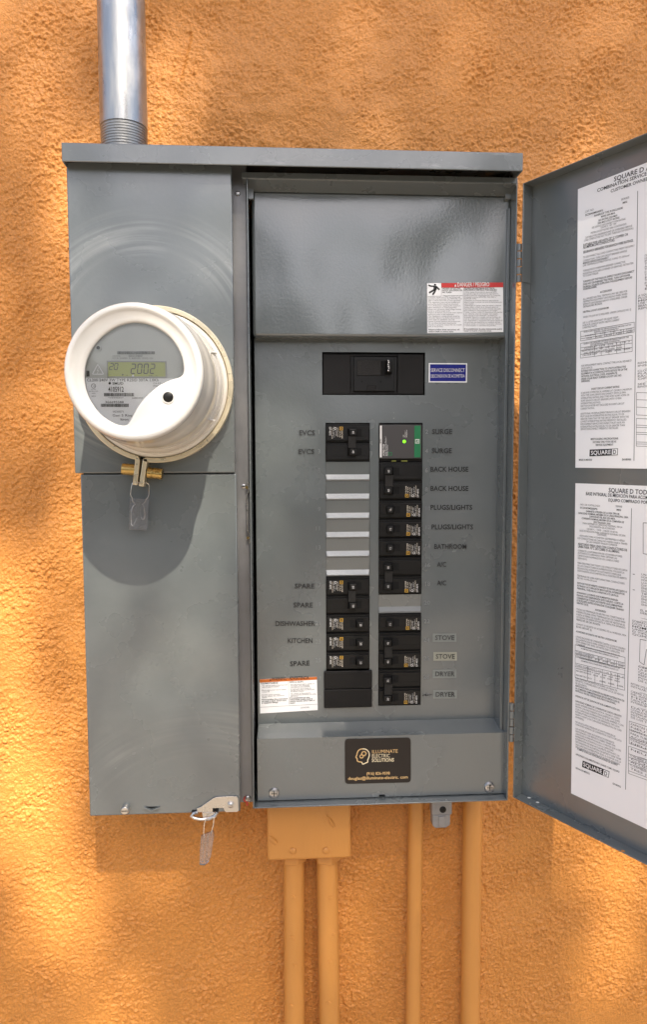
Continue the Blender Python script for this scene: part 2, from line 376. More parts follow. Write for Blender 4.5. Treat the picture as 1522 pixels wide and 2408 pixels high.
# ------------------------------------------------------------------ the cabinet
def X_(u, v, d): return W(u, v, d).x
def Z_(u, v, d): return W(u, v, d).z
DC, DL, DR, DD, DU, DB, DCAP = .125, .122, .115, .065, .090, .100, .140
panel = thing('electrical_panel', 'grey outdoor service panel with its door swung open on stucco wall', 'electrical panel', (0, 0, W(700, 1890, .115).z))

capx0, capx1 = X_(144, 355, DCAP), X_(1231, 382, DCAP)
capz1 = (Z_(144, 333, DCAP) + Z_(1231, 360, DCAP)) / 2; capz0 = (Z_(146, 377, DCAP) + Z_(1230, 405, DCAP)) / 2
m = MB(); t = .002
m.box(capx0, capx1, -DCAP, -DCAP + t, capz0, capz1, 'grey_scuffed')
m.box(capx0, capx1, -DCAP + t, -.004, capz1 - t, capz1, 'grey_scuffed')
m.box(capx0, capx0 + t, -DCAP + t, -.004, capz0, capz1 - t, 'grey_scuffed'); m.box(capx1 - t, capx1, -DCAP + t, -.004, capz0, capz1 - t, 'grey_scuffed')
m.build('cap', panel, .0012)

lx0u = (X_(152, 380, DC) + X_(178, 1110, DC)) / 2; lx1 = (X_(541, 390, DC) + X_(557, 1110, DC)) / 2
lx0l = (X_(188, 1115, DL) + X_(211, 1918, DL)) / 2
seam = Z_(360, 1112, DC); ltop = capz0 + .006; lbot = (Z_(211, 1920, DL) + Z_(555, 1907, DL)) / 2
m = MB(); m.box(lx0u, lx1, -DC, -DC + .012, seam, ltop, 'grey_arcs_upper'); m.build('meter_cover', panel, .0015)
lx1l = (X_(559, 1120, DL) + X_(562, 1900, DL)) / 2
m = MB(); m.box(lx0l, lx1l, -DL, -DL + .012, lbot, seam - .0012, 'grey_arcs_lower'); m.build('lower_cover', panel, .0015)
# the tub behind the left covers, with the recessed channel beside the door opening
rx0 = (X_(577, 430, DR) + X_(597, 1890, DR)) / 2; rx1 = (X_(1217, 425, DR) + X_(1197, 1885, DR)) / 2
rtop = (Z_(566, 402, DR) + Z_(1217, 419, DR)) / 2; rbot = (Z_(600, 1896, DR) + Z_(1196, 1887, DR)) / 2
chd = .103; chbot = Z_(580, 1886, chd)
m = MB()
m.box(lx0u + .006, lx1 - .006, -DL + .0125, -.0005, chbot - .004, capz1 - .004, 'grey_paint')
m.build('tub', panel, .001)
m = MB(); m.box(lx1 - .004, rx0 - .0003, -chd, -.002, chbot, capz1 - .0045, 'grey_raw')
ch = m.build('centre_channel', panel, .001)
# door-opening walls
m = MB(); t = .0018
m.box(rx0, rx0 + t, -DR, -.002, rbot, rtop - .006, 'grey_paint'); m.box(rx1 - t, rx1, -DR, -.002, rbot, rtop, 'grey_paint')
m.box(rx0 + t, rx1 - t, -DR, -.002, rbot, rbot + t, 'grey_paint')
m.box(rx0 - .006, rx1 - t, -DR, -DR + t, rtop - .0075, rtop, 'grey_paint')
m.add([(rx0 - .004, -DR + t, rtop - .0075), (rx1 - t, -DR + t, rtop - .0075), (rx1 - t, -DU - .001, rtop - .0150), (rx0 - .004, -DU - .001, rtop - .0150),
       (rx0 - .004, -DR + t, rtop - .0055), (rx1 - t, -DR + t, rtop - .0055), (rx1 - t, -DU - .001, rtop - .0130), (rx0 - .004, -DU - .001, rtop - .0130)],
      [(0, 1, 2, 3), (7, 6, 5, 4), (0, 4, 5, 1), (2, 6, 7, 3)], 'grey_paint')
m.box(rx0 + t, rx1 - t, -.006, -.002, rbot + t, rtop - .02, 'black_hole')  # black back sheet painting the shade seen through the gaps
m.build('door_opening_frame', panel, .0006)
for x in (rx1 - .012,):
    pass
# small lips on the right inner wall
m = MB(); m.box(rx1 - t - .004, rx1 - t - .0002, -.094, -.062, rbot + .02, rtop - .03, 'grey_paint'); m.build('inner_rail', panel, .0005)

# upper cover (hammered plate) with folded bottom edge
ux0 = (X_(592, 450, DU) + X_(594, 785, DU)) / 2; ux1 = (X_(1203, 460, DU) + X_(1199, 790, DU)) / 2
uz1 = rtop - .0125; uz0 = (Z_(594, 790, DU) + Z_(1199, 795, DU)) / 2
m = MB(); m.box(ux0, ux1, -DU, -DD - .0006, uz0, uz1, 'grey_hammered')
upper = m.build('upper_cover', panel, .004, 4)
for u in (588, 1196):
    x = X_(u, 455, DU + .004); z = Z_(u, 455, DU + .004); m = MB(); m.box(x - .0045, x + .0045, -DU - .0065, -DU - .0005, z - .0075, z + .0065, 'grey_paint'); m.build('retaining_clip', panel, .0008)

# dead front
PD = flat(DD)
dx0 = (X_(604, 820, DD) + X_(607, 1680, DD)) / 2; dx1 = (X_(1186, 820, DD) + X_(1178, 1680, DD)) / 2
dz1 = uz0 + .02; dz0 = (Z_(610, 1706, DD) + Z_(1178, 1687, DD)) / 2
SLOT = .0254
slz = (Z_(766, 993.5, DD) + Z_(870, 994, DD) + Z_(890, 994, DD) + Z_(992, 994.5, DD)) / 4     # top of the first row
row = lambda k: slz - SLOT * k * (slz - Z_(880, 1659.5, DD)) / (15 * SLOT)
cxa = [(X_(766, 1000, DD) + X_(767, 1570, DD)) / 2, (X_(869.8, 1000, DD) + X_(869.5, 1570, DD)) / 2]
cxb = [(X_(890.5, 1000, DD) + X_(891, 1650, DD)) / 2, (X_(992.5, 1000, DD) + X_(991.5, 1650, DD)) / 2]
mbx = (X_(758, 880, DD), X_(1000, 880, DD)); mbz = (Z_(880, 928.6, DD), Z_(880, 828, DD))
m = MB(); th = .0016
def sheet(x0, x1, z0, z1, mt='grey_paint'): m.box(x0, x1, -DD, -DD + th, z0, z1, mt)
sheet(dx0, dx1, mbz[1], dz1); sheet(dx0, mbx[0], mbz[0], mbz[1]); sheet(mbx[1], dx1, mbz[0], mbz[1]); sheet(dx0, dx1, row(0), mbz[0])
sheet(dx0, cxa[0], row(15), row(0)); sheet(cxa[1], cxb[0], row(15), row(0)); sheet(cxb[1], dx1, row(15), row(0)); sheet(dx0, dx1, dz0, row(15))
m.box(dx0 - .0015, dx0, -DD - .002, -DD + .02, dz0, dz1, 'grey_paint'); m.box(dx1, dx1 + .0015, -DD - .002, -DD + .02, dz0, dz1, 'grey_paint')
m.v = [v for v in m.v]
dead = m.build('dead_front', panel)
lab(dead, 'grey dead front plate with embossed slot numbers')

# twist-outs still in the plate: leaning plates, ledge coloured lighter for sky reflection
def twistout(k, c, bright):
    a, b = c; z1, z0 = row(k) - .0002, row(k + 1) + .0002; zs = z0 + (z1 - z0) * .335; q = MB(); y = -DD
    x0, x1 = a + .0003, b - .0003
    q.add([(x0, y, z1), (x1, y, z1), (x1, y + .0012, zs), (x0, y + .0012, zs)], [(0, 3, 2, 1)], 'grey_paint')
    e = .0022 if bright else .0006
    q.add([(x0, y + .0012, zs), (x1, y + .0012, zs), (x1 - e * .6, y - e, z0 + .002), (x0 + e * .6, y - e, z0 + .002), (x1, y, z0), (x0, y, z0)], [(0, 3, 2, 1), (3, 5, 4, 2), (0, 5, 3), (1, 2, 4)], 'twistout' if bright else 'grey_highlight')
    q.add([(x0, y + .003, z0), (x1, y + .003, z0), (x1, y + .003, z1), (x0, y + .003, z1)], [(0, 1, 2, 3)], 'black_hole')  # black sheet in place of shade behind the plate
    return q.build('twistout', dead)
for k in range(2, 8): twistout(k, cxa, True)
twistout(9, cxb, False)

# embossed slot numbers
m = MB(); hh = .0056
for k in range(15):
    zc = (row(k) + row(k + 1)) / 2 - hh / 2
    if k not in (0,): pass
    n1, n2 = str(2 * k + 1), str(2 * k + 2); x1 = X_(747, 1100, DD)
    m = MB(); m.text(PD, n1, (x1 if len(n1) == 1 else x1 - .004, zc + .001), hh, 'grey_highlight', off=.0001, emboss=.0004); m.build('slot_number', dead)
    m = MB(); m.text(PD, n2, (X_(1000, 1100, DD), zc + .001), hh, 'grey_highlight', off=.0001, emboss=.0004); m.build('slot_number', dead)

def circuit_label(txt, u0, u1, v, h=11.2, tape=None, tilt=0., m_='ink', pad=(5, 6)):
    q = MB(); a0, b0 = PD.px(u0, v); a1, b1 = PD.px(u1, v - tilt); hh = h * .000566; p = [x * .000566 for x in pad]
    if tape: q.slab(PD, [(a0 - p[0], b0 - p[1] * .8), (a1 + p[0], b1 - p[1] * .8), (a1 + p[0], b1 + hh + p[1] * .8), (a0 - p[0], b0 + hh + p[1] * .8)], .0003, .0005, tape)
    q.text(PD, txt, (a0, b0), hh, m_, p1=(a1, b1), bold=1, off=.0008)
    lab(q.build('circuit_label', dead), 'printed circuit label reading ' + txt)
for a in (('EVCS', 703, 741, 1023), ('EVCS', 701, 739.5, 1067), ('SPARE', 692.8, 739.5, 1383), ('SPARE', 690, 736, 1427.5), ('DISHWASHER', 647, 740.8, 1471), ('KITCHEN', 676, 736, 1511),
          ('SURGE', 1015.8, 1064, 1020), ('SURGE', 1015, 1063, 1065), ('BACK HOUSE', 1012, 1102, 1108.5), ('BACK HOUSE', 1012, 1102, 1153.6), ('PLUGS/LIGHTS', 1012, 1111, 1198),
          ('PLUGS/LIGHTS', 1014.5, 1113, 1244), ('BATHROOM', 1020.8, 1098, 1290), ('A/C', 1028, 1050, 1332), ('A/C', 1028, 1050, 1375.6)): circuit_label(*a)
circuit_label('SPARE', 682, 728.7, 1565.5, tilt=2)
circuit_label('STOVE', 1023, 1069, 1504, tape='tape'); circuit_label('STOVE', 1024.5, 1070, 1548, tape='tape_beige')
circuit_label('DRYER', 1023, 1069, 1589, tape='tape'); circuit_label('DRYER', 1024, 1070, 1637, tape='tape')
q = MB(); a, b = PD.px(994, 1636)
for p_, r_ in (((993, 1635), (1003, 1631)), ((1003, 1631), (1000, 1635)), ((1000, 1635), (1016, 1632))): q.line(PD, PD.px(*p_), PD.px(*r_), .0009, .0007, 'ink')
q.build('pen_mark', dead)

# stickers on the dead front
a0, b0 = PD.px(1008.5, 899); a1, b1 = PD.px(1099, 854)
q = MB(); q.rect(PD, a0, b0, a1, b1, .0003, .0007, 'paper'); e = .0016; q.rect(PD, a0 + e, b0 + e, a1 - e, b1 - e, .0008, .0010, 'blue')
q.text(PD, 'SERVICE DISCONNECT', PD.px(1013, 874.5), .0046, 'white_print', p1=PD.px(1093, 874.5), bold=0, off=.0013)
q.text(PD, 'DESCONEXION DE ACOMETIDA', PD.px(1013, 888), .0042, 'white_print', p1=PD.px(1093, 887.5), bold=0, off=.0013)
lab(q.build('service_disconnect_sticker', dead), 'blue sticker reading service disconnect beside the main breaker')

def paragraph(q, P, zf, lines, h, m_='ink', bold=0, off=.0006):
    """lines of (text, x0, baseline y, x1[, y1]) in zoom pixels"""
    for ln in lines:
        t_, x0, y, x1 = ln[:4]; y1 = ln[4] if len(ln) > 4 else y
        q.text(P, t_, P.px(*zf(x0, y)), h, m_, p1=P.px(*zf(x1, y1)), bold=bold, off=off)
PU = flat(DU)
q = MB(); c4 = [PU.px(*ZD(*p)) for p in ((105, 985), (1428, 965), (1422, 106), (103, 118))]
q.slab(PU, c4, .0003, .0006, 'paper')
q.slab(PU, [PU.px(*ZD(*p)) for p in ((352, 196), (1424, 188), (1422, 106), (350, 116))], .0007, .0009, 'red')
q.text(PU, 'DANGER / PELIGRO', PU.px(*ZD(625, 178)), .0051, 'white_print', p1=PU.px(*ZD(1185, 172)), bold=1, off=.0011)
q.slab(PU, [PU.px(*ZD(*p)) for p in ((572, 178), (615, 178), (593, 136))], .001, .0011, 'white_print')
for p_, r_ in (((350, 118), (350, 342)), ((110, 345), (350, 342)), ((732, 200), (732, 948))): q.line(PU, PU.px(*ZD(*p_)), PU.px(*ZD(*r_)), .0003, .0008, 'ink')
def limb(pts, t_):
    for i in range(len(pts) - 1):
        q.line(PU, PU.px(*ZD(*pts[i])), PU.px(*ZD(*pts[i + 1])), t_, .0009, 'ink')
limb([(240, 168), (242, 235)], .0042); limb([(230, 172), (165, 170), (125, 150)], .0017); limb([(250, 170), (318, 232)], .0020); limb([(238, 228), (200, 250), (136, 284)], .0022); limb([(246, 228), (236, 265), (198, 320)], .0022)
q.disc(PU, *PU.px(*ZD(240, 146)), .0014, .0009, 'ink', 12)
paragraph(q, PU, ZD, [('HAZARD OF ELECTRIC', 362, 224, 684), ('SHOCK, EXPLOSION, OR', 362, 256, 710), ('ARC FLASH', 362, 290, 527), ('PELIGRO DE DESCARGA ELÉCTRICA,', 742, 220, 1280), ('EXPLOSIÓN O DESTELLO POR ARQUEO', 742, 250, 1315),
    ('Failure to follow these instructions will', 127, 935, 665), ('result in death or serious injury.', 127, 967, 565), ('El incumplimiento de estas instrucciones podrá', 742, 924, 1400), ('causar la muerte o lesiones serias.', 742, 956, 1222)], .0019, bold=1, off=.0009)
en = ['-Apply appropriate personal|365|722', 'protective equipment (PPE) and follow safe|115|678', 'electrical work practices. See NFPA70E, CSA|115|708', 'Z462 or NOM-029-STPS or local equivalent.|115|690', '-This equipment must only be installed and|115|672', 'serviced by qualified electrical personnel.|115|648', '-Turn off all power supplying this equipment|115|684', 'before working on or inside equipment.|115|618', 'Always use a properly rated voltage sensing|115|690', 'device to confirm power is off.|115|500', '-Replace all devices, doors and covers before|115|712', 'turning on power to this equipment.|115|570', '-This equipment is designed and tested by|115|668', 'Schneider Electric to performance levels|115|672', 'which meet UL standards. Use only|115|580', 'Square D brand devices and accessories.|115|686', '-Do not allow petroleum based paints,|115|612', 'solvents or sprays to contact the non-metallic|115|706', 'parts of this product.|115|382']
es = ['-Utilice equipo de protección personal (EPP)|742|1312', 'apropiado y siga las prácticas de seguridad en|742|1340', 'trabajos eléctricos establecidas por su Compañía,|742|1380', '(Consulte la norma NFPA70E, CSA Z462 o|742|1300', 'NOM-029-STPS).|742|962', '-Solamente el personal eléctrico especializado|742|1344', 'deberá instalar y prestar servicio de mantenimiento|742|1402', 'a este equipo.|742|918', '-Desenergice el equipo antes de realizar cualquier|742|1390', 'trabajo dentro o fuera de él. Siempre utilice un|742|1336', 'dispositivo detector de tensión nominal adecuado|742|1380', 'para confirmar la desenergización del equipo.|742|1330', '-Vuelva a colocar todos los dispositivos, las puertas|742|1410', 'y las cubiertas antes de energizar este equipo.|742|1336', '-Este equipo ha sido diseñado y probado por|742|1322', 'Schneider Electric y cumple con las normas de|742|1378', 'nivel de rendimiento establecidas por UL. Utilice|742|1364', 'solo dispositivos y accesorios de marca Square D|742|1410', '-No permita que superficies no metálicas de este|742|1374', 'producto entren en contacto con pintura, solventes|742|1396', 'o rocíos basados en derivados del petróleo.|742|1300']
for tx, y0, dy in ((en, 340, 30), (es, 283, 29)):
    for i, s_ in enumerate(tx):
        t_, xa, xb = s_.split('|'); paragraph(q, PU, ZD, [(t_, float(xa), y0 + i * dy, float(xb))], .0016, 'ink_grey', off=.0009)
lab(q.build('danger_sticker', upper), 'white danger sticker with red band on the upper cover')

q = MB(); c4 = [PD.px(*ZW(*p)) for p in ((500, 515), (1266, 470), (1254, 28), (494, 62))]
q.slab(PD, c4, .0004, .0008, 'paper')
q.slab(PD, [PD.px(*ZW(*p)) for p in ((496, 105), (1256, 66), (1254, 28), (494, 62))], .0009, .0010, 'orange_band')
q.text(PD, 'WARNING / ADVERTENCIA', PD.px(*ZW(655, 78)), .0042, 'ink', p1=PD.px(*ZW(1150, 58)), bold=1, off=.0012)
q.slab(PD, [PD.px(*ZW(*p)) for p in ((624, 80), (650, 78), (637, 58))], .0011, .0012, 'ink')
for p_, r_ in (((876, 92), (884, 396)), ((500, 432), (1262, 390))): q.line(PD, PD.px(*ZW(*p_)), PD.px(*ZW(*r_)), .0003, .0011, 'ink')
paragraph(q, PD, ZW, [('EQUIPMENT DAMAGE', 512, 126, 738, 116), ('DAÑO AL EQUIPO', 888, 108, 1074, 102), ('Failure to follow these instructions', 518, 340, 868, 324), ('can result in death, serious injury', 520, 362, 850, 346), ('or equipment damage.', 520, 384, 742, 372),
    ('El incumplimiento de estas', 896, 318, 1162, 306), ('instrucciones, puede causar la', 896, 340, 1196, 326), ('muerte, lesiones, serias o daño al', 896, 362, 1226, 346), ('equipo.', 896, 384, 970, 380)], .0019, bold=1, off=.0012)
paragraph(q, PD, ZW, [('- This warning applies when back fed', 512, 156, 860, 140), ('solar breaker is installed', 526, 174, 752, 164), ('- Photovoltaic power source breaker', 512, 216, 850, 200), ('is back fed', 526, 236, 626, 230), ('- Inverter output connection.', 514, 276, 776, 264), ('Do not relocate this overcurrent', 526, 296, 822, 280), ('device', 526, 312, 590, 308),
    ('- Esta advertencia aplica cuando un', 888, 140, 1222, 124), ('interruptor solar alimentado', 902, 156, 1156, 146), ('inversamente está instalado.', 902, 174, 1168, 162), ('- El interruptor de la Fuente de', 890, 200, 1178, 186), ('energía fotovoltaica es alimentado', 904, 216, 1226, 200), ('de manera inversa', 904, 232, 1080, 224), ('- No reubicar el dispositivo de', 892, 262, 1170, 248), ('sobrecorriente conectado a la salida', 906, 278, 1244, 262), ('del inversor.', 906, 294, 1012, 288), ('QGH52006', 1036, 446, 1154, 438)], .0017, 'ink_grey', off=.0012)
lab(q.build('warning_sticker', dead), 'creased white warning sticker with orange band')

# lower wiring cover
PB = flat(DB)
bx0 = (X_(604, 1740, DB) + X_(607, 1880, DB)) / 2; bx1 = (X_(1189, 1725, DB) + X_(1187, 1865, DB)) / 2
bz1 = (Z_(604, 1737, DB) + Z_(1189, 1722, DB)) / 2; bz0 = (Z_(607, 1880, DB) + Z_(1187, 1866, DB)) / 2
m = MB(); nx0, nx1 = X_(892, 1870, DB), X_(906, 1870, DB)
vs = [(dx0 - .001, -DD - .0006, dz0 + .0015), (dx1 + .001, -DD - .0006, dz0 + .0015), (bx1, -DB, bz1), (bx0, -DB, bz1)]
m.add(vs, [(0, 3, 2, 1)], 'grey_paint')
m.add([(bx0, -DB, bz1), (nx0, -DB, bz1), (nx1, -DB, bz1), (bx1, -DB, bz1), (bx0, -DB, bz0), (nx0, -DB, bz0), (nx0, -DB, bz0 + .003), (nx1, -DB, bz0 + .003), (nx1, -DB, bz0), (bx1, -DB, bz0)],
      [(0, 4, 5, 6, 1), (1, 6, 7, 2), (2, 7, 8, 9, 3)], 'grey_paint')
m.add([(bx0, -DB, bz1), (dx0 - .001, -DD, dz0), (dx0 - .001, -DD, bz0), (bx0, -DB, bz0)], [(0, 1, 2, 3)], 'grey_paint')
m.add([(bx1, -DB, bz1), (dx1 + .001, -DD, dz0), (dx1 + .001, -DD, bz0), (bx1, -DB, bz0)], [(3, 2, 1, 0)], 'grey_paint')
bm_ = m; lower = m.build('wiring_cover', panel, .0008)
def screw_mb(P, a, b, r, h, m_='steel', slot=True):
    q = MB(); q.lathe(P, a, b, [(r, 0), (r, h * .3), (r * .85, h * .72), (r * .5, h * .95), (.0004, h)], m_, 24)
    if slot:
        q.rect(P, a - r * .55, b - r * .07, a + r * .55, b + r * .07, h * .9, h * 1.02, 'black_hole'); q.rect(P, a - r * .07, b - r * .55, a + r * .07, b + r * .55, h * .9, h * 1.03, 'black_hole')
    return q
for u, v in ((644.5, 1863), (1151, 1849)):
    screw_mb(PB, *PB.px(u, v), .0070, .0038, 'steel').build('cover_screw', panel)
# contractor's card
q = MB(); c = [PB.px(*ZI(*p)) for p in ((138, 960), (1284, 932), (1282, 155), (136, 180))]
def rounded(c, r, n=5):
    out = []
    for i in range(4):
        p, a, b = Vector(c[i]), Vector(c[i - 1]), Vector(c[(i + 1) % 4]); da, db = (a - p).normalized() * r, (b - p).normalized() * r
        for k in range(n + 1):
            t_ = k / n; out.append(tuple(p + da * (1 - t_) ** 2 + db * t_ ** 2))
    return out
q.slab(PB, rounded(c, .0052), .0003, .0007, 'card_brown')
q.text(PB, 'ILLUMINATE', PB.px(*ZI(604, 428)), .0045, 'card_gold', p1=PB.px(*ZI(1057, 416)), off=.0009)
q.text(PB, 'ELECTRIC', PB.px(*ZI(604, 502)), .0047, 'card_pale', p1=PB.px(*ZI(920, 497)), off=.0009)
q.text(PB, 'SOLUTIONS', PB.px(*ZI(602, 578)), .0047, 'card_pale', p1=PB.px(*ZI(990, 570)), bold=1, off=.0009)
q.text(PB, '(916) 826-9598', PB.px(*ZI(510, 803)), .0037, 'card_gold', p1=PB.px(*ZI(918, 794)), bold=1, off=.0009)
q.text(PB, 'douglas@illuminate-electric. com', PB.px(*ZI(190, 890)), .0040, 'card_gold', p1=PB.px(*ZI(1232, 862)), bold=1, off=.0009)
hd = [(445, 350), (490, 352), (530, 375), (556, 415), (562, 460), (550, 505), (532, 545), (536, 578), (447, 618), (430, 580), (372, 572), (352, 560), (348, 512), (326, 498), (345, 455), (352, 415), (375, 375), (410, 354), (445, 350)]
hp = [PB.px(*ZI(*p)) for p in hd]
for i in range(len(hp) - 1): q.line(PB, hp[i], hp[i + 1], .0014, .00090 + .00001 * (i % 3), 'card_gold' if i > 8 else 'card_pale')
for cx_, cy_, r_ in ((467, 432, .0034), (427, 480, .0027)):
    a, b = PB.px(*ZI(cx_, cy_))
    for k in range(10):
        an = 2 * math.pi * k / 10; an2 = 2 * math.pi * (k + 1) / 10
        q.line(PB, (a + r_ * .78 * math.cos(an), b + r_ * .78 * math.sin(an)), (a + r_ * .78 * math.cos(an2), b + r_ * .78 * math.sin(an2)), .0010, .0009, 'card_gold')
        if k % 1 == 0: q.line(PB, (a + r_ * .8 * math.cos(an), b + r_ * .8 * math.sin(an)), (a + r_ * 1.12 * math.cos(an), b + r_ * 1.12 * math.sin(an)), .0009, .00092, 'card_gold')
lab(q.build('contractor_card', lower), 'dark brown card with gold head and gears emblem and lettering')

# left cover fittings: thumb screw, lance, latch
PL = flat(DL)
a, b = PL.px(296, 1899); q = MB(); q.lathe(PL, a, b, [(.0052, 0), (.0052, .007), (.0045, .0085), (.0004, .0086)], 'steel', 20); q.rect(PL, a - .0042, b - .0005, a + .0042, b + .0005, .008, .0089, 'black_hole'); q.build('knurled_screw', panel, .0003)
q = MB(); ch = [PL.px(*p) for p in ((339, 1896), (355, 1902), (356, 1902), (376, 1895), (356, 1906))]
for i, (p_, r_) in enumerate((((339, 1897), (356, 1904)), ((356, 1904), (376, 1896.5)))):
    q.slab(PL, [PL.px(p_[0], p_[1] + 1.8), PL.px(r_[0], r_[1] + 1.8), PL.px(r_[0], r_[1] - 1.8), PL.px(p_[0], p_[1] - 1.8)], .0001 + i * .0001, .003, 'grey_paint')
q.slab(PL, [PL.px(342, 1896), PL.px(356, 1901), PL.px(372, 1895.5)], .0002, .0004, 'black_hole'); q.build('lifting_lance', panel, .0004)
lt = [(285, 545), (285, 470), (350, 450), (590, 282), (650, 262), (960, 245), (1000, 257), (1022, 243), (1055, 285), (1065, 520), (1040, 540), (830, 545), (802, 520), (780, 465), (580, 470), (580, 543)]
q = MB(); q.slab(PL, [PL.px(*ZL(*p)) for p in lt], .0006, .0022, 'steel')
for x0, y0, x1, y1 in ((185, 512, 284, 562), (581, 482, 686, 540)):
    A, B = PL.px(*ZL(x0, y1)), PL.px(*ZL(x1, y0)); q.rect(PL, A[0], A[1], B[0], B[1], .0001, .0005, 'black_hole')
lp = [(300, 545), (215, 570), (180, 620), (230, 655), (360, 680), (520, 670), (620, 625), (668, 545)]
P2 = Plane(PL.pt(0, 0, .001), (1, 0, 0), (0, 0, 1)); q.tube([P2.pt(*P2.px(*ZL(*p)), .002) for p in lp], .0022, 'steel', 8)
q.slab(PL, [PL.px(*ZL(*p)) for p in ((380, 548), (585, 548), (650, 560), (600, 625), (400, 640), (385, 600))], .0008, .0022, 'steel')
a, b = PL.px(*ZL(917, 405)); q.lathe(PL, a, b, [(.0046, .0022), (.0046, .003), (.0036, .0031), (.0036, .0042), (.002, .0052), (.0004, .0054)], 'steel', 22)
lab(q.build('sealing_latch', panel, .0004), 'steel sealing latch riveted to the bottom corner')

# channel screws and clasp strip
PC = flat(chd)
for u, v in ((559, 455), (573, 1143)): screw_mb(PC, *PC.px(u, v), .0032, .0012, 'steel').build('channel_screw', panel)
a, b = PC.px(583, 1876); q = screw_mb(PC, a, b, .0042, .0030, 'steel'); q.disc(PC, a - .0018, b - .0010, .0042, .0003, 'red_wax', 16, .0012); q.rect(PC, a - .0022, b - .010, a + .0002, b - .001, .0002, .0008, 'red_wax'); lab(q.build('channel_screw', panel), 'small screw daubed with red sealing wax')
def zc(x, y): return zoom(660, 1380, 800, 1660, 1204)(x, y)
P3 = flat(DR - .004); q = MB()
st = [(655, 430), (668, 600), (668, 670), (620, 740), (618, 900), (628, 1000), (632, 1500), (636, 1650), (690, 1750), (692, 2000)]
for i in range(len(st) - 1):
    A, B = P3.px(*zc(*st[i])), P3.px(*zc(*st[i + 1])); q.slab(P3, [(A[0] - .0006, A[1]), (B[0] - .0006, B[1]), (B[0] + .0006, B[1]), (A[0] + .0006, A[1])], -.010 + i * .0001, 0 - i * .0001, 'steel')
for x, y in ((625, 565), (650, 1855)): A = P3.px(*zc(x, y)); q.disc(P3, A[0], A[1], .0019, -.004, 'brass', 12, .003)
lab(q.build('door_catch', panel, .0002), 'plated steel door catch riveted to the opening edge')

# ------------------------------------------------------------------ door
HT, HB = W(1225.5, 431, DR), W(1210.5, 1874, DR)
hx = (HT.x + HB.x) / 2; DA = math.radians(60.4); FL = .0165
dirv = Vector((math.cos(DA), -math.sin(DA), 0)); inn = Vector((-math.sin(DA), -math.cos(DA), 0))
org = Vector((hx, -DR, 0)) - inn * FL                # hinge-side corner of the door skin (inner face)
PDo = Plane(org, dirv, (0, 0, 1))
if PDo.n.dot(inn) < 0: print('door plane flipped')
dzt, dzb = HT.z, HB.z; DWID = .352
door = MB(); t = .0016
door.rect(PDo, 0, dzb, DWID, dzt, -t, 0, 'grey_paint')
door.rect(PDo, 0, dzb, t, dzt, 0, FL, 'grey_paint'); door.rect(PDo, DWID - t, dzb, DWID, dzt, 0, FL, 'grey_paint')
door.rect(PDo, t, dzt - t, DWID - t, dzt, 0, FL, 'grey_paint')
zb2 = dzb + t; door.rect(PDo, t, dzb, DWID - t, zb2, 0, FL, 'grey_paint')
door_o = door.build('door', panel, .0007)
lab(door_o, 'grey door swung open with two white instruction sheets inside')
for u, v in ((1245, 1875), (1265, 1886), (1466, 2000)):
    r_ = ray(u, v); t_ = (zb2 + .0003 - CAM.z) / r_.z; p = CAM + r_ * t_
    q = MB(); q.add([p + Vector((math.cos(k * .6283) * .0022, math.sin(k * .6283) * .0022, 0)) for k in range(10)], [tuple(range(10))], 'stucco' if u > 1300 else 'white_print'); q.build('drain_hole' if u > 1300 else 'paint_chip', door_o)
for y0, y1 in ((572, 664), (1652, 1744)):
    q = MB(); zA, zB = Z_(1215, y1, DR), Z_(1215, y0, DR); hgt = zB - zA
    q.rect(PDo, t + .0001, zA, t + .0012, zB, .003, FL + .001, 'grey_paint')
    rr = Vector(((rx1 + hx) / 2 + .0005, -DR + .001, 0))
    for k in range(5):
        za, zb = zA + hgt * k / 5 + .0006, zA + hgt * (k + 1) / 5 - .0006
        q.tube([rr + Vector((0, 0, za)), rr + Vector((0, 0, zb))], .0036 if k % 2 else .0030, 'grey_paint', 14)
    q.box(rx1 + .0001, rx1 + .0012, -DR + .001, -DR + .022, zA, zB, 'grey_paint')
    q.build('hinge', panel, .0003)

# instruction sheets on the door (text lines as (text, x0, baseline, x1, y1) in zoom pixels)
def door_sheet(zf, corners, lines, rules, boxes, extra):
    q = MB(); q.slab(PDo, [PDo.px(*zf(*p)) for p in corners], .0003, .0006, 'paper')
    def T(t_, x0, y, x1, y1, h, bold=0, m_='ink'):
        q.text(PDo, t_, PDo.px(*zf(x0, y)), h, m_, p1=PDo.px(*zf(x1, y1)), bold=bold, off=.0008)
    for ln in lines: T(*ln)
    for p_, r_, wd in rules: q.line(PDo, PDo.px(*zf(*p_)), PDo.px(*zf(*r_)), wd, .0008, 'ink')
    extra(q, T); return q
up = lambda x0, x1, y: y - (x1 - x0) * .225     # how far a line of the upper sheet climbs at the top of the sheet
H1, H2 = .0030, .0021
def rise(y): return .36 - (y - 400) * .000186   # slope of level lines down the upper sheet
U = []
def u_(t_, x0, y, x1, h=H2, bold=0): U.append((t_, x0, y, x1, y - (x1 - x0) * rise(y) * .9, h, bold, 'ink' if bold else 'ink_grey'))
U += [('SQUARE D ALL - IN - ONE', 795, 415, 1330, 232, .0050, 1), ('COMBINATION SERVICE ENTRANCE DEVICE', 680, 487, 1340, 262, .0037, 1), ('CUSTOMER OWNED SERVICE EQUIPMENT', 773, 491, 1340, 300, .0034, 1)]
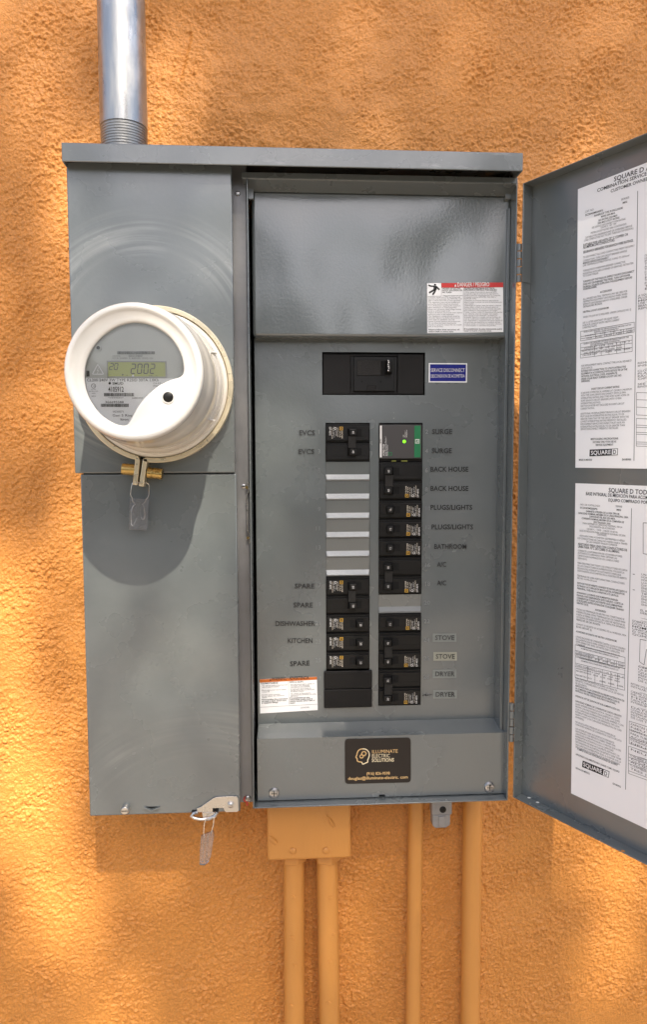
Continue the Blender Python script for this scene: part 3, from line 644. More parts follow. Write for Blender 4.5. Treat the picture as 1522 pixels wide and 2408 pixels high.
for a in (('SERIES', 845, 545, 902), ('CAT. NO.', 598, 628, 660), ('SEE SERVICE DISCONNECT FOR RATING', 644, 738, 876), ('120/240 V- 1Ø - 3W', 702, 738, 812), ('METER SOCKET RATED 200A CONTINUOUS', 636, 775, 882), ('SUITABLE FOR UNDERGROUND OR OVERHEAD SERVICE', 600, 806, 922), ('LOAD CONDUCTORS NOT TO EXIT THROUGH TOP ENDWALL', 590, 826, 932),
          ('TO DISCONNECT ALL LOAD CONDUCTORS FROM THE SUPPLY', 583, 942, 938), ('CONDUCTORS, TURN OFF CIRCUIT BREAKER HANDLE', 583, 965, 886), ('LINE TERMINALS SUITABLE FOR NO. 4 AWG TO 250 kcmil', 583, 998, 902), ('TORQUE NOTE: WHEN MAIN BREAKER CONNECTOR', 583, 1034, 874), ('MOUNTING NUTS ARE LOOSENED OR REMOVED, RETIGHTEN', 583, 1054, 930), ('TO 75 LB-IN TORQUE.', 583, 1070, 690),
          ('ALL UNUSED NEUTRAL TERMINALS MAY BE USED FOR', 583, 1228, 888), ('TERMINATING EQUIPMENT GROUNDING WIRES. WHEN', 583, 1246, 888), ('SEPARATE GROUNDING BAR KIT IS REQUIRED, ORDER', 583, 1264, 888), ('WHEN 5TH JAW KIT IS REQUIRED, ORDER CATALOG NO. 5J', 583, 1352, 914), ('USE UL LISTED RAINTIGHT OR LIQUID TIGHT', 580, 1390, 826), ('HUBS FOR CONDUIT ENTRY ABOVE CURRENT', 580, 1408, 834), ('CARRYING PARTS.', 580, 1424, 680),
          ('FOR REPLACEMENT PARTS, CONTACT THE LOCAL SQUARE D', 570, 1686, 918), ('SALES OFFICE.', 570, 1704, 650), ('22 000 RMS SYMMETRICAL AMPERES AT 120/240 V- MAXIMUM', 568, 1872, 920), ('WITH TYPE QOM2 SERVICE DISCONNECT (WITH 22 000A', 568, 1890, 878), ('INTERRUPTING RATING) AND TYPES HOM, HOMP, HOMA OR', 568, 1908, 902), ('HOMT BRANCH CIRCUIT BREAKERS (WITH 10 000A', 568, 1926, 848), ('INTERRUPTING RATING).', 568, 1944, 705), ('WATTHOUR METER NOT INCLUDED IN SHORT-CIRCUIT', 566, 1962, 868), ('CURRENT RATING.', 566, 1980, 664),
          ('ADDITIONAL OR REPLACEMENT BRANCH CIRCUIT BREAKERS', 566, 2014, 910), ('MUST HAVE AN INTERRUPTING RATING EQUAL TO OR', 566, 2032, 866), ('GREATER THAN THAT OF THE CIRCUIT BREAKER WITH THE', 566, 2050, 898), ('LOWEST INTERRUPTING RATING PRESENTLY INSTALLED.', 566, 2068, 884), ('REPLACEMENT SERVICE DISCONNECT MUST HAVE AN', 566, 2086, 870), ('INTERRUPTING RATING EQUAL TO OR GREATER THAN', 566, 2104, 872), ('SERVICE DISCONNECT PRESENTLY INSTALLED.', 566, 2120, 828)): u_(*a)
for a in (('M02', 856, 568, 888), ('SC3042M200PS', 598, 652, 720), ('RAINPROOF TYPE 3R ENCLOSURE', 660, 656, 858), ('MAINS 200A MAX.', 708, 662, 806), ('BUS RATING 225A MAX.', 690, 688, 822), ('200A MAX UTILITY RATING', 684, 708, 834), ('MARKED SERVICE DISCONNECT', 583, 982, 760), ('CATALOG NO. PK15GTA.', 583, 1280, 716), ('NEUTRAL LUG KIT LK225ANHOM', 583, 1316, 760), ('ACCESSORIES', 700, 1180, 782), ('SUITABLE FOR CONNECTION TO UTILITY-INTERACTIVE', 570, 1722, 878), ('EQUIPMENT IN ACCORDANCE WITH ARTICLE 705 OF THE', 570, 1740, 888), ('NATIONAL ELECTRICAL CODE, ANSI/NFPA 70.', 570, 1758, 820), ('ORDER SOLAR READY SUBFEED LUG KIT CAT. NO.', 570, 1776, 850), ('SR80064AS', 570, 1792, 630), ('SHORT CIRCUIT CURRENT RATING', 640, 1844, 834), ('TURNING OFF THE PARALLEL ENERGY SOURCE DISCONNECT', 583, 1108, 936), ('DOES NOT DE-ENERGIZE THIS PANEL. TURN OFF POWER', 583, 1127, 907), ('FROM ALL SOURCES SUPPLYING THIS EQUIPMENT BEFORE', 583, 1145, 922), ('WORKING INSIDE.', 583, 1160, 678), ('MEETS EUSERC SPECIFICATIONS.', 636, 2188, 828), ('SUITABLE ONLY FOR USE AS', 650, 2208, 812), ('SERVICE EQUIPMENT', 670, 2228, 792), ('MADE IN MEXICO', 556, 2330, 646), ('EAV80900', 852, 2328, 914)): u_(*a, H2, 1)
for a in (('SUITABLE FOR USE WITH 75° C COPPER OR', 584, 860, 893), ('ALUMINUM LINE CONDUCTORS.', 584, 876, 803), ('SEE BRANCH BREAKERS FOR BRANCH WIRE RATINGS.', 584, 908, 930)): u_(*a, .0027, 1)
for i, s_ in enumerate(('ONE POLE BREAKERS', 'HOM TYPE ONLY', 'PER SPACE', 'TWO POLE', 'AND TANDEM', 'TYPE HOMT', 'HOM TYPE', 'TWO SPACES', 'MAY BE', 'TYPE HOM', 'MAXIMUM', 'TO 100A', 'EXCEPT')): u_(s_, 1006, 930 + i * 19, 1180)
for i, s_ in enumerate(('A SQUARE D SURGE', 'PLUG ON UNIT', 'HOM2175SB', 'USE ONLY TYPE', 'BRANCH BREAKER', 'REPLACEMENT')): u_(s_, 962, 1205 + i * 18, 1180, H2, i == 2)
for i, s_ in enumerate(('REMOVE ONLY', 'INSTALLED', '', 'CLOSE UNUSED', 'PLATES CAT', 'EACH FILLER', 'OPENING.', '', 'SEE CIRCUIT', 'BINDINGS SCREW')): u_(s_ or '.', 958, 1668 + i * 18, 1180)
u1r = [((960, 478), (934, 2330), .0006)]
def tbl(x0, y0, x1, y1, dy0, dy1, cols, rws):
    f = lambda s, t_: (x0 + s * (x1 - x0), y0 + t_ * (y1 - y0) + s * (dy0 + t_ * (dy1 - dy0)))
    for r in rws: u1r.append((f(0, r), f(1, r), .0004))
    for c_, r0 in cols: u1r.append((f(c_, r0), f(c_, 1), .0004))
tbl(567, 1443, 936, 1508, -64, -62, ((0, 0), (.28, .55), (.45, .55), (.62, .55), (.8, .55), (1, 0)), (0, .55, .78, 1))
tbl(567, 1525, 922, 1626, -56, -46, ((0, 0), (.27, .3), (.4, .3), (.55, .3), (.7, .3), (.85, .3), (1, 0)), (0, .3, .48, .75, 1))
tbl(952, 1862, 1160, 2016, 6, 8, ((0, 0), (1, 0)), (0, .32, .65, 1)); tbl(950, 2040, 1160, 2230, 8, 4, ((0, 0), (1, 0)), (0, .24, .32, .5, .57, .85, .92, 1))
for a in (('WHEN A HUB IS REQUIRED FOR SERVICE ENTRANCE THROUGH THE TOP', 588, 1452, 915), ('ENDWALL ORDER HUB SEPARATELY', 660, 1454, 828), ('CONDUIT     1-1/4"     1-1/2"     2"     2-1/2"', 596, 1478, 925), ('HUB     A125     A150     A200     A250', 608, 1495, 925), ('WHEN A HUB IS REQUIRED FOR SERVICE ENTRANCE THROUGH THE', 588, 1534, 898), ('BOTTOM ENDWALL ORDER HUB SEPARATELY', 635, 1540, 840), ('CONDUIT   1-1/4   1-1/2   2   2-1/2   3', 592, 1564, 905), ('ADAPTER PLATE   AAP   AAP   AAP   AAP', 574, 1583, 850), ('AND HUB   A125   A150   A200   A250', 588, 1597, 850), ('OR HUB ASSY   -   -   A200L   A250L   A300L', 580, 1614, 912)): U.append((*[a[0], a[1], a[2], a[3]], a[2] - (a[3] - a[1]) * .155, .0016, 1, 'ink_grey'))
def logo(corners, txt0, txt1, zf):
    def ex(q, T):
        q.slab(PDo, [PDo.px(*zf(*p)) for p in corners], .0007, .0008, 'ink')
        q.text(PDo, 'SQUARE', PDo.px(*zf(*txt0)), .0047, 'paper', p1=PDo.px(*zf(*txt1)), bold=1, off=.0010)
        c0, c1, c2, c3 = [Vector(p) for p in corners]; k = .79
        A = c0.lerp(c1, k); B = c3.lerp(c2, k); C = c0.lerp(c1, .985); D = c3.lerp(c2, .985)
        q.slab(PDo, [PDo.px(*zf(*p)) for p in (A.lerp(B, .08), C.lerp(D, .08), D.lerp(C, .08), B.lerp(A, .08))], .0009, .0010, 'paper')
        pd = A.lerp(C, .22).lerp(B.lerp(D, .22), .2); pe = A.lerp(C, .85).lerp(B.lerp(D, .85), .2)
        q.text(PDo, 'D', PDo.px(*zf(*pd)), .0047, 'ink', p1=PDo.px(*zf(*pe)), bold=1, off=.0012)
    return ex
sh = door_sheet(Z8, [(530, 2378), (1200, 2388), (1200, 215), (548, 466)], U, u1r, None, logo([(628, 2300), (822, 2292), (824, 2246), (630, 2254)], (638, 2290), (776, 2284), Z8))
lab(sh.build('instruction_sheet', door_o), 'white English instruction sheet, upper of the two')
Lw = []
def fall(y): return .06 + (y - 140) * .000235
def l_(t_, x0, y, x1, h=H2, bold=0): Lw.append((t_, x0, y, x1, y + (x1 - x0) * fall(y), h, bold, 'ink' if bold else 'ink_grey'))
Lw += [('SQUARE D TODO EN UNO', 626, 152, 1010, 176, .0050, 1), ('BASE INTEGRAL DE MEDICIÓN PARA ACOMETIDA', 497, 168, 905, 196, .0037, 1), ('EQUIPO COMPRADO POR EL CLIENTE', 625, 204, 960, 226, .0034, 1)]
for a in (('NO. DE CATÁLOGO', 466, 226, 578), ('SERIE', 666, 236, 704), ('PARA OBTENER LA CAPACIDAD NOMINAL VEA LA', 480, 332, 705), ('DESCONEXIÓN DE ACOMETIDA', 518, 350, 662), ('120/240 V-, 1 FASE - 3 HILOS, 50-60 Hz', 502, 364, 678), ('BASE DE MEDICIÓN PARA CORRIENTE NOMINAL DE 200A', 462, 374, 723), ('CONTINUOS', 560, 396, 615), ('ADECUADO PARA ACOMETIDA SUBTERRÁNEA O AÉREA', 462, 402, 718), ('LOS CONDUCTORES DE CARGA NO PUEDEN SALIR A TRAVÉS', 450, 416, 733), ('DE LAS PAREDES FINALES SUPERIOR', 500, 436, 676),
          ('CONSULTE LA INFORMACIÓN DE LOS INTERRUPTORES', 452, 486, 704), ('AUTOMÁTICOS DERIVADOS, PARA OBTENER LAS', 452, 500, 675), ('CAPACIDADES NOMINALES DE LOS CONDUCTORES', 452, 515, 686), ('DERIVADOS.', 452, 530, 505), ('PARA DESCONECTAR TODOS LOS CONDUCTORES DE CARGA', 450, 556, 734), ('DE LOS CONDUCTORES DE ALIMENTACIÓN, COLOQUE LA', 450, 571, 716), ('PALANCA DEL INTERRUPTOR AUTOMÁTICO MARCADA', 450, 586, 698), ('DESCONEXIÓN DE ACOMETIDA EN LA POSICIÓN DE ABIERTO', 450, 600, 730), ('TERMINALES DE LÍNEA ADECUADAS PARA CONDUCTORES', 448, 628, 718), ('DEL NO. 4 AWG-250 kcmil', 448, 642, 560),
          ('TODAS LAS TERMINALES DE NEUTRO NO CONECTADAS SE', 444, 818, 716), ('PUEDEN UTILIZAR COMO TERMINALES DE LOS CABLES PARA', 444, 833, 722), ('PUESTA A TIERRA DEL EQUIPO. EN CASO DE NECESITAR EL', 444, 848, 720), ('ACCESORIO DE BARRA DE PUESTA A TIERRA POR SEPARADO,', 444, 862, 724), ('CUANDO SE NECESITE UN ACCESORIO DE 5A. MORDAZA, PIDA', 443, 902, 727), ('UTILICE ENCHUFES DE CONEXIÓN CONTRA LLUVIA O LÍQUIDO', 441, 974, 722), ('DE CLASIFICACIÓN UL PARA CONDUCTOS DE ENTRADA QUE', 441, 988, 716), ('ESTÉN ARRIBA DEL NIVEL DE PARTES QUE CONDUCEN', 441, 1002, 690), ('CORRIENTE.', 441, 1016, 495),
          ('PARA OBTENER INFORMACIÓN SOBRE LAS PIEZAS DE', 438, 1208, 676), ('REPUESTO, COMUNÍQUESE A LA OFICINA LOCAL DE VENTAS', 438, 1222, 712), ('DE SQUARE D.', 438, 1237, 505), ('22,000 AMPERES SIMÉTRICOS RCM A 120/240 V- COMO', 438, 1354, 690), ('MÁXIMO CON DESCONEXIÓN DE ACOMETIDA TIPO QOM2', 438, 1369, 690), ('(CON CAPACIDAD INTERRUPTIVA DE 22,000 AMPERES) Y CON', 438, 1384, 712), ('INTERRUPTORES AUTOMÁTICOS DERIVADOS TIPO HOM,', 438, 1399, 690), ('HOMP O HOMT (CON CAPACIDAD INTERRUPTIVA DE 10,000', 438, 1414, 700), ('AMPERES).', 438, 1429, 490), ('NO SE INCLUYE EL MEDIDOR DE WATTHORA EN LA', 438, 1456, 665), ('CAPACIDAD NOMINAL DE CORRIENTE DE CORTO CIRCUITO', 438, 1470, 700),
          ('LOS INTERRUPTORES AUTOMÁTICOS DERIVADOS', 438, 1494, 658), ('ADICIONALES O DE REPUESTO DEBEN TENER UNA', 438, 1508, 665), ('CAPACIDAD INTERRUPTIVA IGUAL A, O MAYOR QUE LA DEL', 438, 1523, 698), ('INTERRUPTOR AUTOMÁTICO CON LA CAPACIDAD', 438, 1538, 655), ('INTERRUPTIVA MÁS BAJA ACTUALMENTE INSTALADO. LA', 438, 1553, 688), ('DESCONEXIÓN DE ACOMETIDA DE REPUESTO DEBE TENER', 438, 1568, 698), ('UNA CAPACIDAD INTERRUPTIVA IGUAL A, O MAYOR QUE LA', 438, 1583, 696), ('DESCONEXIÓN DE ACOMETIDA ACTUALMENTE INSTALADA.', 438, 1597, 692)): l_(*a)
for a in (('SC3042M200PS', 464, 244, 563), ('M02', 672, 256, 698), ('GABINETE A PRUEBA DE LLUVIA TIPO 3R', 498, 264, 688), ('CAPACIDAD NOMINAL MÁXIMA DE LA LÍNEA PRINCIPAL: 200A', 453, 274, 738), ('CAPACIDAD DEL BUS 225A MÁX.', 517, 294, 666), ('CORRIENTE NOMINAL MÁXIMA DE LA COMPAÑÍA DE', 474, 304, 714), ('ELECTRICIDAD: 200A', 542, 326, 638), ('NOTA DE PAR DE APRIETE: CUANDO SE HAYAN AFLOJADO O', 448, 670, 731), ('RETIRADO LAS TUERCAS DE MONTAJE DEL INTERRUPTOR', 448, 685, 718), ('PRINCIPAL, VUÉLVALAS A APRETAR A 75 LB-PULG.', 448, 700, 684), ('APAGANDO LA FUENTE QUE SUMINISTRA ENERGÍA', 446, 724, 680), ('PARALELA NO DESENERGIZA ESTE TABLERO. CORTE LA', 446, 739, 710), ('CORRIENTE DE TODAS LAS FUENTES QUE SUMINISTRAN', 446, 754, 704), ('ESTE EQUIPO ANTES DE REALIZAR CUALQUIER TRABAJO', 446, 769, 714), ('DENTRO DE ÉL.', 446, 783, 514), ('ACCESORIOS', 550, 822, 611), ('PIDA EL NO. DE CAT. PK15GTA.', 444, 877, 580), ('EL NO. DE CAT. 5J.', 443, 917, 532), ('ACCESORIO DE ZAPATA DE NEUTRO LK225ANHOM.', 442, 944, 674), ('ADECUADO PARA LA CONEXIÓN AL EQUIPO INTERACTIVO DE', 438, 1251, 716), ('LA COMPAÑÍA SUMINISTRADORA DE ACUERDO CON EL', 438, 1266, 690), ('ARTÍCULO 705 DEL CÓDIGO ELÉCTRICO NACIONAL,', 438, 1280, 668), ('ORDENE EL KIT DE ZAPATAS DE SUB ALIMENTACIÓN NO.', 438, 1309, 692), ('CAPACIDAD NOMINAL DE CORRIENTE DE CORTO CIRCUITO', 438, 1338, 700), ('CUMPLE CON LAS ESPECIFICACIONES DE EUSERC', 448, 1610, 678), ('APROPIADO SOLAMENTE PARA USARSE COMO EQUIPO', 440, 1640, 688), ('HECHO EN MÉXICO', 440, 1718, 520), ('EAV80902', 650, 1806, 696)): l_(*a, H2, 1)
for a in (('ADECUADO PARA USAR CON CONDUCTORES DE', 453, 450, 732), ('LÍNEA PARA 75°C DE COBRE O ALUMINIO.', 453, 465, 690)): l_(*a, .0027, 1)
for i, s_ in enumerate(('UN POLO TIPO', 'HOM DOS POLOS', 'HOMA TIPO HOM', 'LUGARES EN', 'DOS POLOS', 'ENCHUFABLES', 'DOS POLOS', 'TIPO HOMT', 'DOS POLOS', 'ENCHUFABLES', 'DOS POLOS', 'ENCHUFABLES')): l_(s_, 812, 622 + i * 15.5, 950)
for i, s_ in enumerate(('EL RANGO DE', 'DEBE EXCEDER', '', '', 'SOBRECORRIENTE', 'DOS LUGARES', 'HOM2175SB', 'ÚNICAMENTE', 'D TIPOS HOM', 'QOM2 Y LAS')): l_(s_ or '.', 806 if i < 2 else 760, 824 + i * 15, 950, H2, i == 6)
for i, s_ in enumerate(('CERRADO', 'LA PALANCA', 'QUE SE HA', 'REESTABLECER', 'POSICIÓN', 'DE CERRADO')): l_(s_, 794, 1142 + i * 16, 950, H2, i == 0)
for i, s_ in enumerate(('RETIRE SOLO LAS PLACAS', 'INSTALAR LOS INTERR', '', 'CIERRE CON PLACAS', 'DEL INTERRUPTOR', 'HOMFP', 'CADA PLACA DE RELL', 'INTERRUPTOR AUTO', '', 'DATOS DE', 'CONSULTE LOS DATOS', 'INTERRUPTORES AUT', 'INSTALADAS EN CADA', 'DE LOS TORNILLOS')): l_(s_ or '.', 752, 1240 + i * 14.6, 950)
for i, s_ in enumerate(('ZAPATAS DE LÍNEA (', 'NEUTRO)', 'ZAPATA ATERRIZADA', 'PARA TUBERÍA CON', 'ACOMETIDA', 'CONEXIÓN RAMAL', 'NEUTRO', '', 'NEUTRO', '', 'CALIBRE DEL CABLE', 'COBRE', 'ALUMINIO', 'COMBINACIÓN', 'TRES 14 A 12')): l_(s_ or '.', 750, 1468 + i * 18, 940, .0023)
u1r2 = [((757, 243), (723, 1836), .0006)]; sv = u1r; u1r = u1r2
tbl(437, 1016, 720, 1078, 72, 74, ((0, 0), (.28, .5), (.47, .5), (.65, .5), (.83, .5), (1, 0)), (0, .5, .75, 1)); tbl(437, 1084, 718, 1202, 66, 72, ((0, 0), (.25, .3), (.4, .3), (.55, .3), (.72, .3), (.86, .3), (1, 0)), (0, .3, .45, 1))
tbl(744, 1448, 950, 1575, 66, 72, ((0, 0), (1, 0)), (0, .38, .74, 1)); tbl(740, 1590, 950, 1745, 72, 76, ((0, 0), (1, 0)), (0, .28, .4, .52, .64, .9, 1))
u1r.extend([((823, 325), (823, 500), .0005), ((823, 325), (900, 330), .0005), ((823, 500), (900, 512), .0005), ((764, 616), (776, 617), .0006), ((764, 704), (776, 706), .0006), ((806, 985), (842, 992), .0005), ((806, 985), (802, 1112), .0005), ((802, 1112), (828, 1130), .0005), ((828, 1130), (842, 1040), .0005)])
for a in (('CUANDO UN RECEPTÁCULO ES REQUERIDO PARA ENTRADA DE', 460, 1024, 690), ('ACOMETIDA POR LA PARED FINAL SUPERIOR, SOLICITE LOS', 470, 1040, 682), ('TUBO CONDUIT    1-1/4    1-1/2    2    2-1/2', 442, 1060, 712), ('RECEPTÁCULOS    A125    A150    A200    A250', 442, 1074, 712), ('CUANDO UN RECEPTÁCULO ES REQUERIDO PARA ENTRADA DE', 460, 1094, 690), ('ACOMETIDA POR LA PARED FINAL INFERIOR, SOLICITE LOS', 470, 1110, 682), ('TUBO CONDUIT   1-1/4   1-1/2   2   2-1/2   3', 440, 1134, 712), ('ADAPTADORA Y   AAP   AAP   AAP   AAP', 442, 1152, 690), ('RECEPTÁCULO   A125   A150   A200   A250', 442, 1166, 690), ('RECEPTÁCULO   -   -   A200L   A250L   A300L', 442, 1190, 712)): Lw.append((a[0], a[1], a[2], a[3], a[2] + (a[3] - a[1]) * .255, .0016, 1, 'ink_grey'))
sh = door_sheet(Z9, [(413, 1858), (960, 2116), (960, 120), (438, 101)], Lw, u1r, None, logo([(476, 1708), (626, 1770), (632, 1734), (480, 1672)], (483, 1702), (590, 1746), Z9))
lab(sh.build('instruction_sheet', door_o), 'white Spanish instruction sheet, lower of the two')
u1r = sv

# ------------------------------------------------------------------ breakers
BW = cxa[1] - cxa[0]
def breaker(k, n, colm, amps, label, where):
    """n poles from row k; colm 0 left, 1 right"""
    c = (cxa, cxb)[colm]; x0, x1 = c[0] + .0004, c[1] - .0004; bw = x1 - x0; zt, zb = row(k) - .0003, row(k + n) + .0003
    root = thing('circuit_breaker', label, 'circuit breaker', ((x0 + x1) / 2, -DD, zb), 'breakers plugged into the dead front')
    fx = lambda t_: x0 + bw * t_
    q = MB(); q.box(x0, x1, -DD + .002, -.012, zb, zt, 'black_matte'); hp_ = (zt - zb) / n
    for i in range(n):
        b1 = zt - i * hp_; b0 = b1 - hp_
        q.box(x0 + .0004, x1 - .0004, -DD - .0004, -DD + .0022, b0 + hp_ * .03, b1 - hp_ * .06, 'black_plastic')
        q.box(x0 + .0008, x1 - .0010, -DD - .0034, -DD - .0002, b0 + hp_ * .10, b1 - hp_ * .17, 'black_plastic')
        lo, hi = ((.02, .96), (.02, .96))[colm]
        q.box(fx(.02), fx(.97), -DD - .0037, -DD - .0033, b0 + hp_ * .30, b0 + hp_ * .32, 'black_matte')
    q.build('body', root, .0005)
    if colm == 0: hs, rs = ((.49, .68), (.69, .81)) if n == 2 else ((.67, .85), (.54, .66))
    else: hs, rs = ((.11, .31), (.32, .46)) if n == 2 else ((.17, .345), (.355, .48))
    PF = flat(DD + .0034)
    for i in range(n):
        b1 = zt - i * hp_; mid = b1 - hp_ * .50; hh = hp_ * .20
        r = MB(); r.box(fx(rs[0]), fx(rs[1]), -DD - .0040, -DD - .0032, mid - hp_ * .18, mid + hp_ * .19, 'black_hole'); r.build('rocker_slot', root)  # recess shade put in as a near-black block
        h_ = MB(); ya = -DD - .0034; lean = .0012 if colm == 0 else -.0012
        X0, X1 = fx(hs[0]), fx(hs[1]); z0, z1 = mid - hh, mid + hh; d1 = .0085
        h_.add([(X0, ya, z0), (X1, ya, z0), (X1, ya, z1), (X0, ya, z1), (X0 + .001 + lean, ya - d1, z0 + .0012), (X1 - .001 + lean, ya - d1, z0 + .0012), (X1 - .001 + lean, ya - d1, z1 - .0012), (X0 + .001 + lean, ya - d1, z1 - .0012)],
               [(4, 5, 6, 7), (0, 1, 5, 4), (1, 2, 6, 5), (2, 3, 7, 6), (3, 0, 4, 7)], 'black_plastic')
        ho = h_.build('handle', root, .0006)
        PT = flat(DD + .0034 + d1); T_ = PT.turned((X0 + X1) / 2 + lean + (-.0014 if colm == 0 else .0014), mid, -90 if colm == 0 else 90); t_ = MB()
        t_.text(T_, str(amps), (0, 0), .0027, 'white_print', bold=0, off=.0003, align='c'); t_.build('amp_rating', ho)
    if n == 2:
        r = MB(); X0, X1 = fx(hs[0]), fx(hs[1]); m0, m1 = zt - hp_ * 1.32, zt - hp_ * .68
        r.box(X0 + .0004, X1 - .0004, -DD - .0095, -DD - .0036, m0, m1, 'black_grain')
        for s_ in (0, 1):
            zc_ = zt - hp_ * (.5 + s_); X = X1 - .0006
            r.box(X, X + .0012, -DD - .0088, -DD - .0036, zc_ - hp_ * .22, zc_ + hp_ * .22, 'black_plastic')
        r.build('handle_tie', root, .0006)
    # printed rating block
    t_ = MB(); pole = 0 if colm == 0 else n - 1; b1 = zt - pole * hp_; mid = b1 - hp_ * .54
    if colm == 0: T_ = PF.turned(fx(.385) , b1 - hp_ * .20, -90); ln_w = hp_ * .62
    else: T_ = PF.turned(fx(.60 if n == 2 else .635), b1 - hp_ * .88, 90); ln_w = hp_ * .62
    # local axes: a runs along the lines, b across them (away from the logo is negative)
    s_ = .0045; t_.frame(T_, 0, -s_, s_, 0, .0007, .0003, .0005, 'gold_print'); t_.rect(T_, s_ * .36, -s_ * .64, s_ * .66, -s_ * .36, .0003, .0005, 'gold_print')
    t_.text(T_, 'HOM', (s_ + .0006, -.0020), .0017, 'cream_print', wid=ln_w - s_ - .001, bold=1, off=.0005); t_.text(T_, '10 kA', (s_ + .0006, -.0045), .0016, 'cream_print', wid=(ln_w - s_) * .8, bold=1, off=.0005)
    t_.text(T_, 'HACR TYPE', (.001, -.0073), .0014, 'cream_print', wid=ln_w * .8, off=.0005)
    t_.lathe(T_, .0022, -.0100, [(.0017, .0003), (.0017, .0005), (.0011, .0005), (.0011, .0004)], 'white_print', 14)
    t_.text(T_, 'LISTED', (.0046, -.0095), .0015, 'white_print', wid=ln_w * .5, off=.0005)
    t_.text(T_, 'CU-AL 60/75°C', (.000, -.0128), .0015, 'white_print', wid=ln_w * .9, off=.0005)
    t_.text(T_, 'CIRCUIT BRKR', (.001, -.0151), .0014, 'cream_print', wid=ln_w * .95, off=.0005)
    t_.text(T_, 'DP-4075', (.000, -.0181), .0021, 'white_print', wid=ln_w * .72, bold=1, off=.0005)
    t_.build('rating_print', root)
    return root
breaker(0, 2, 0, 40, 'black two-pole 40 amp breaker beside the two EVCS labels', 0)
breaker(8, 2, 0, 50, 'black two-pole 50 amp breaker below the grey twistouts beside two SPARE labels', 0)
breaker(10, 1, 0, 20, 'black single-pole 20 amp breaker beside the DISHWASHER label', 0)
breaker(11, 1, 0, 20, 'black single-pole 20 amp breaker beside the KITCHEN label', 0)
breaker(12, 1, 0, 20, 'black single-pole 20 amp breaker beside the lone SPARE label above the blank cover', 0)
breaker(2, 2, 1, 40, 'black two-pole 40 amp breaker beside the BACK HOUSE labels', 0)
breaker(4, 1, 1, 15, 'black single-pole 15 amp breaker in slot 10 beside the upper PLUGS/LIGHTS label', 0)
breaker(5, 1, 1, 15, 'black single-pole 15 amp breaker in slot 12 beside the lower PLUGS/LIGHTS label', 0)
breaker(6, 1, 1, 15, 'black single-pole 15 amp breaker beside the BATHROOM label', 0)
breaker(7, 2, 1, 40, 'black two-pole 40 amp breaker beside the A/C labels', 0)
breaker(10, 1, 1, 15, 'black single-pole 15 amp breaker without a label below the single grey filler', 0)
breaker(11, 2, 1, 40, 'black two-pole 40 amp breaker beside the STOVE labels', 0)
breaker(13, 2, 1, 30, 'black two-pole 30 amp breaker beside the DRYER labels', 0)

# surge protector
x0, x1 = cxb[0] + .0005, cxb[1] - .0005; zt, zb = row(0) - .0004, row(2) + .0004
srg = thing('surge_protector', 'grey surge protector with green stripe and lit green dot beside SURGE labels', 'surge protector', ((x0 + x1) / 2, -DD, zb))
q = MB(); q.box(x0, x1, -DD + .002, -.012, zb, zt, 'black_matte'); q.box(x0 + .0006, x1 - .001, -DD - .003, -DD + .0022, zb + .0035, zt - .0022, 'surge_grey'); q.build('body', srg, .0005)
PF = flat(DD + .003); SP = lambda x, y: PF.px(*zoom(940, 1020, 1420, 1400, 1522)(x, y))
def strip(name, xa, xb, mt, extra=None):
    q = MB(); A, B = SP(xa, 1066), SP(xb, 768); q.rect(PF, A[0], A[1], B[0], B[1], .0002, .0005, mt)
    if extra: extra(q)
    return q.build(name, srg)
strip('white_stripe', 594, 613, 'white_print', lambda q: q.text(PF.turned(*SP(606, 936), 90), 'SPD', (0, 0), .0021, 'ink', off=.0007, wid=.0062, bold=1))
def gstripe(q):
    A, B = SP(926, 936), SP(966, 895); q.frame(PF, A[0], A[1], B[0], B[1], .0007, .0006, .0008, 'white_print')
    q.text(PF.turned(*SP(955, 927), 90), 'D', (0, 0), .0040, 'white_print', off=.0008, bold=1)
strip('green_stripe', 918, 977, 'green', gstripe)
q = MB()
for (x_, y_, t_, h_, w_, b_) in ((638, 1052, 'HOM2175SB', .0022, .0155, 1), (655, 1052, 'Surge Protective Device /', .0018, .0255, 0), (669, 1052, 'Parasurtenseur', .0018, .0150, 0), (822, 878, 'OK', .0016, None, 0), (838, 878, 'Replace /', .0016, None, 0), (851, 878, 'Remplacer', .0016, None, 0)):
    q = MB(); q.text(PF.turned(*SP(x_, y_), 90), t_, (0, 0), h_, 'white_print', wid=w_, bold=b_, off=.0004); q.build('printed_text', srg)
q = MB(); A, B = SP(672, 1048), SP(708, 1018); q.frame(PF, A[0], A[1], B[0], B[1], .0008, .0004, .0006, 'green'); q.build('printed_emblem', srg)
q = MB(); q.lathe(PF, *SP(824, 917), [(.0022, .0001), (.0020, .0006), (.0004, .0008)], 'led', 16); q.build('indicator_light', srg)
nl = MATS['led'].node_tree.nodes['Principled BSDF']; nl.inputs['Emission Color'].default_value = (.22, 1, .02, 1); nl.inputs['Emission Strength'].default_value = .55
q = MB()
for xa, xb in ((710, 750), (800, 858)): A, B = SP(xa, 1106), SP(xb, 1094); q.rect(PF, A[0], A[1], B[0], B[1], -.004, -.0032, 'olive')
q.build('insulation_tab', srg)

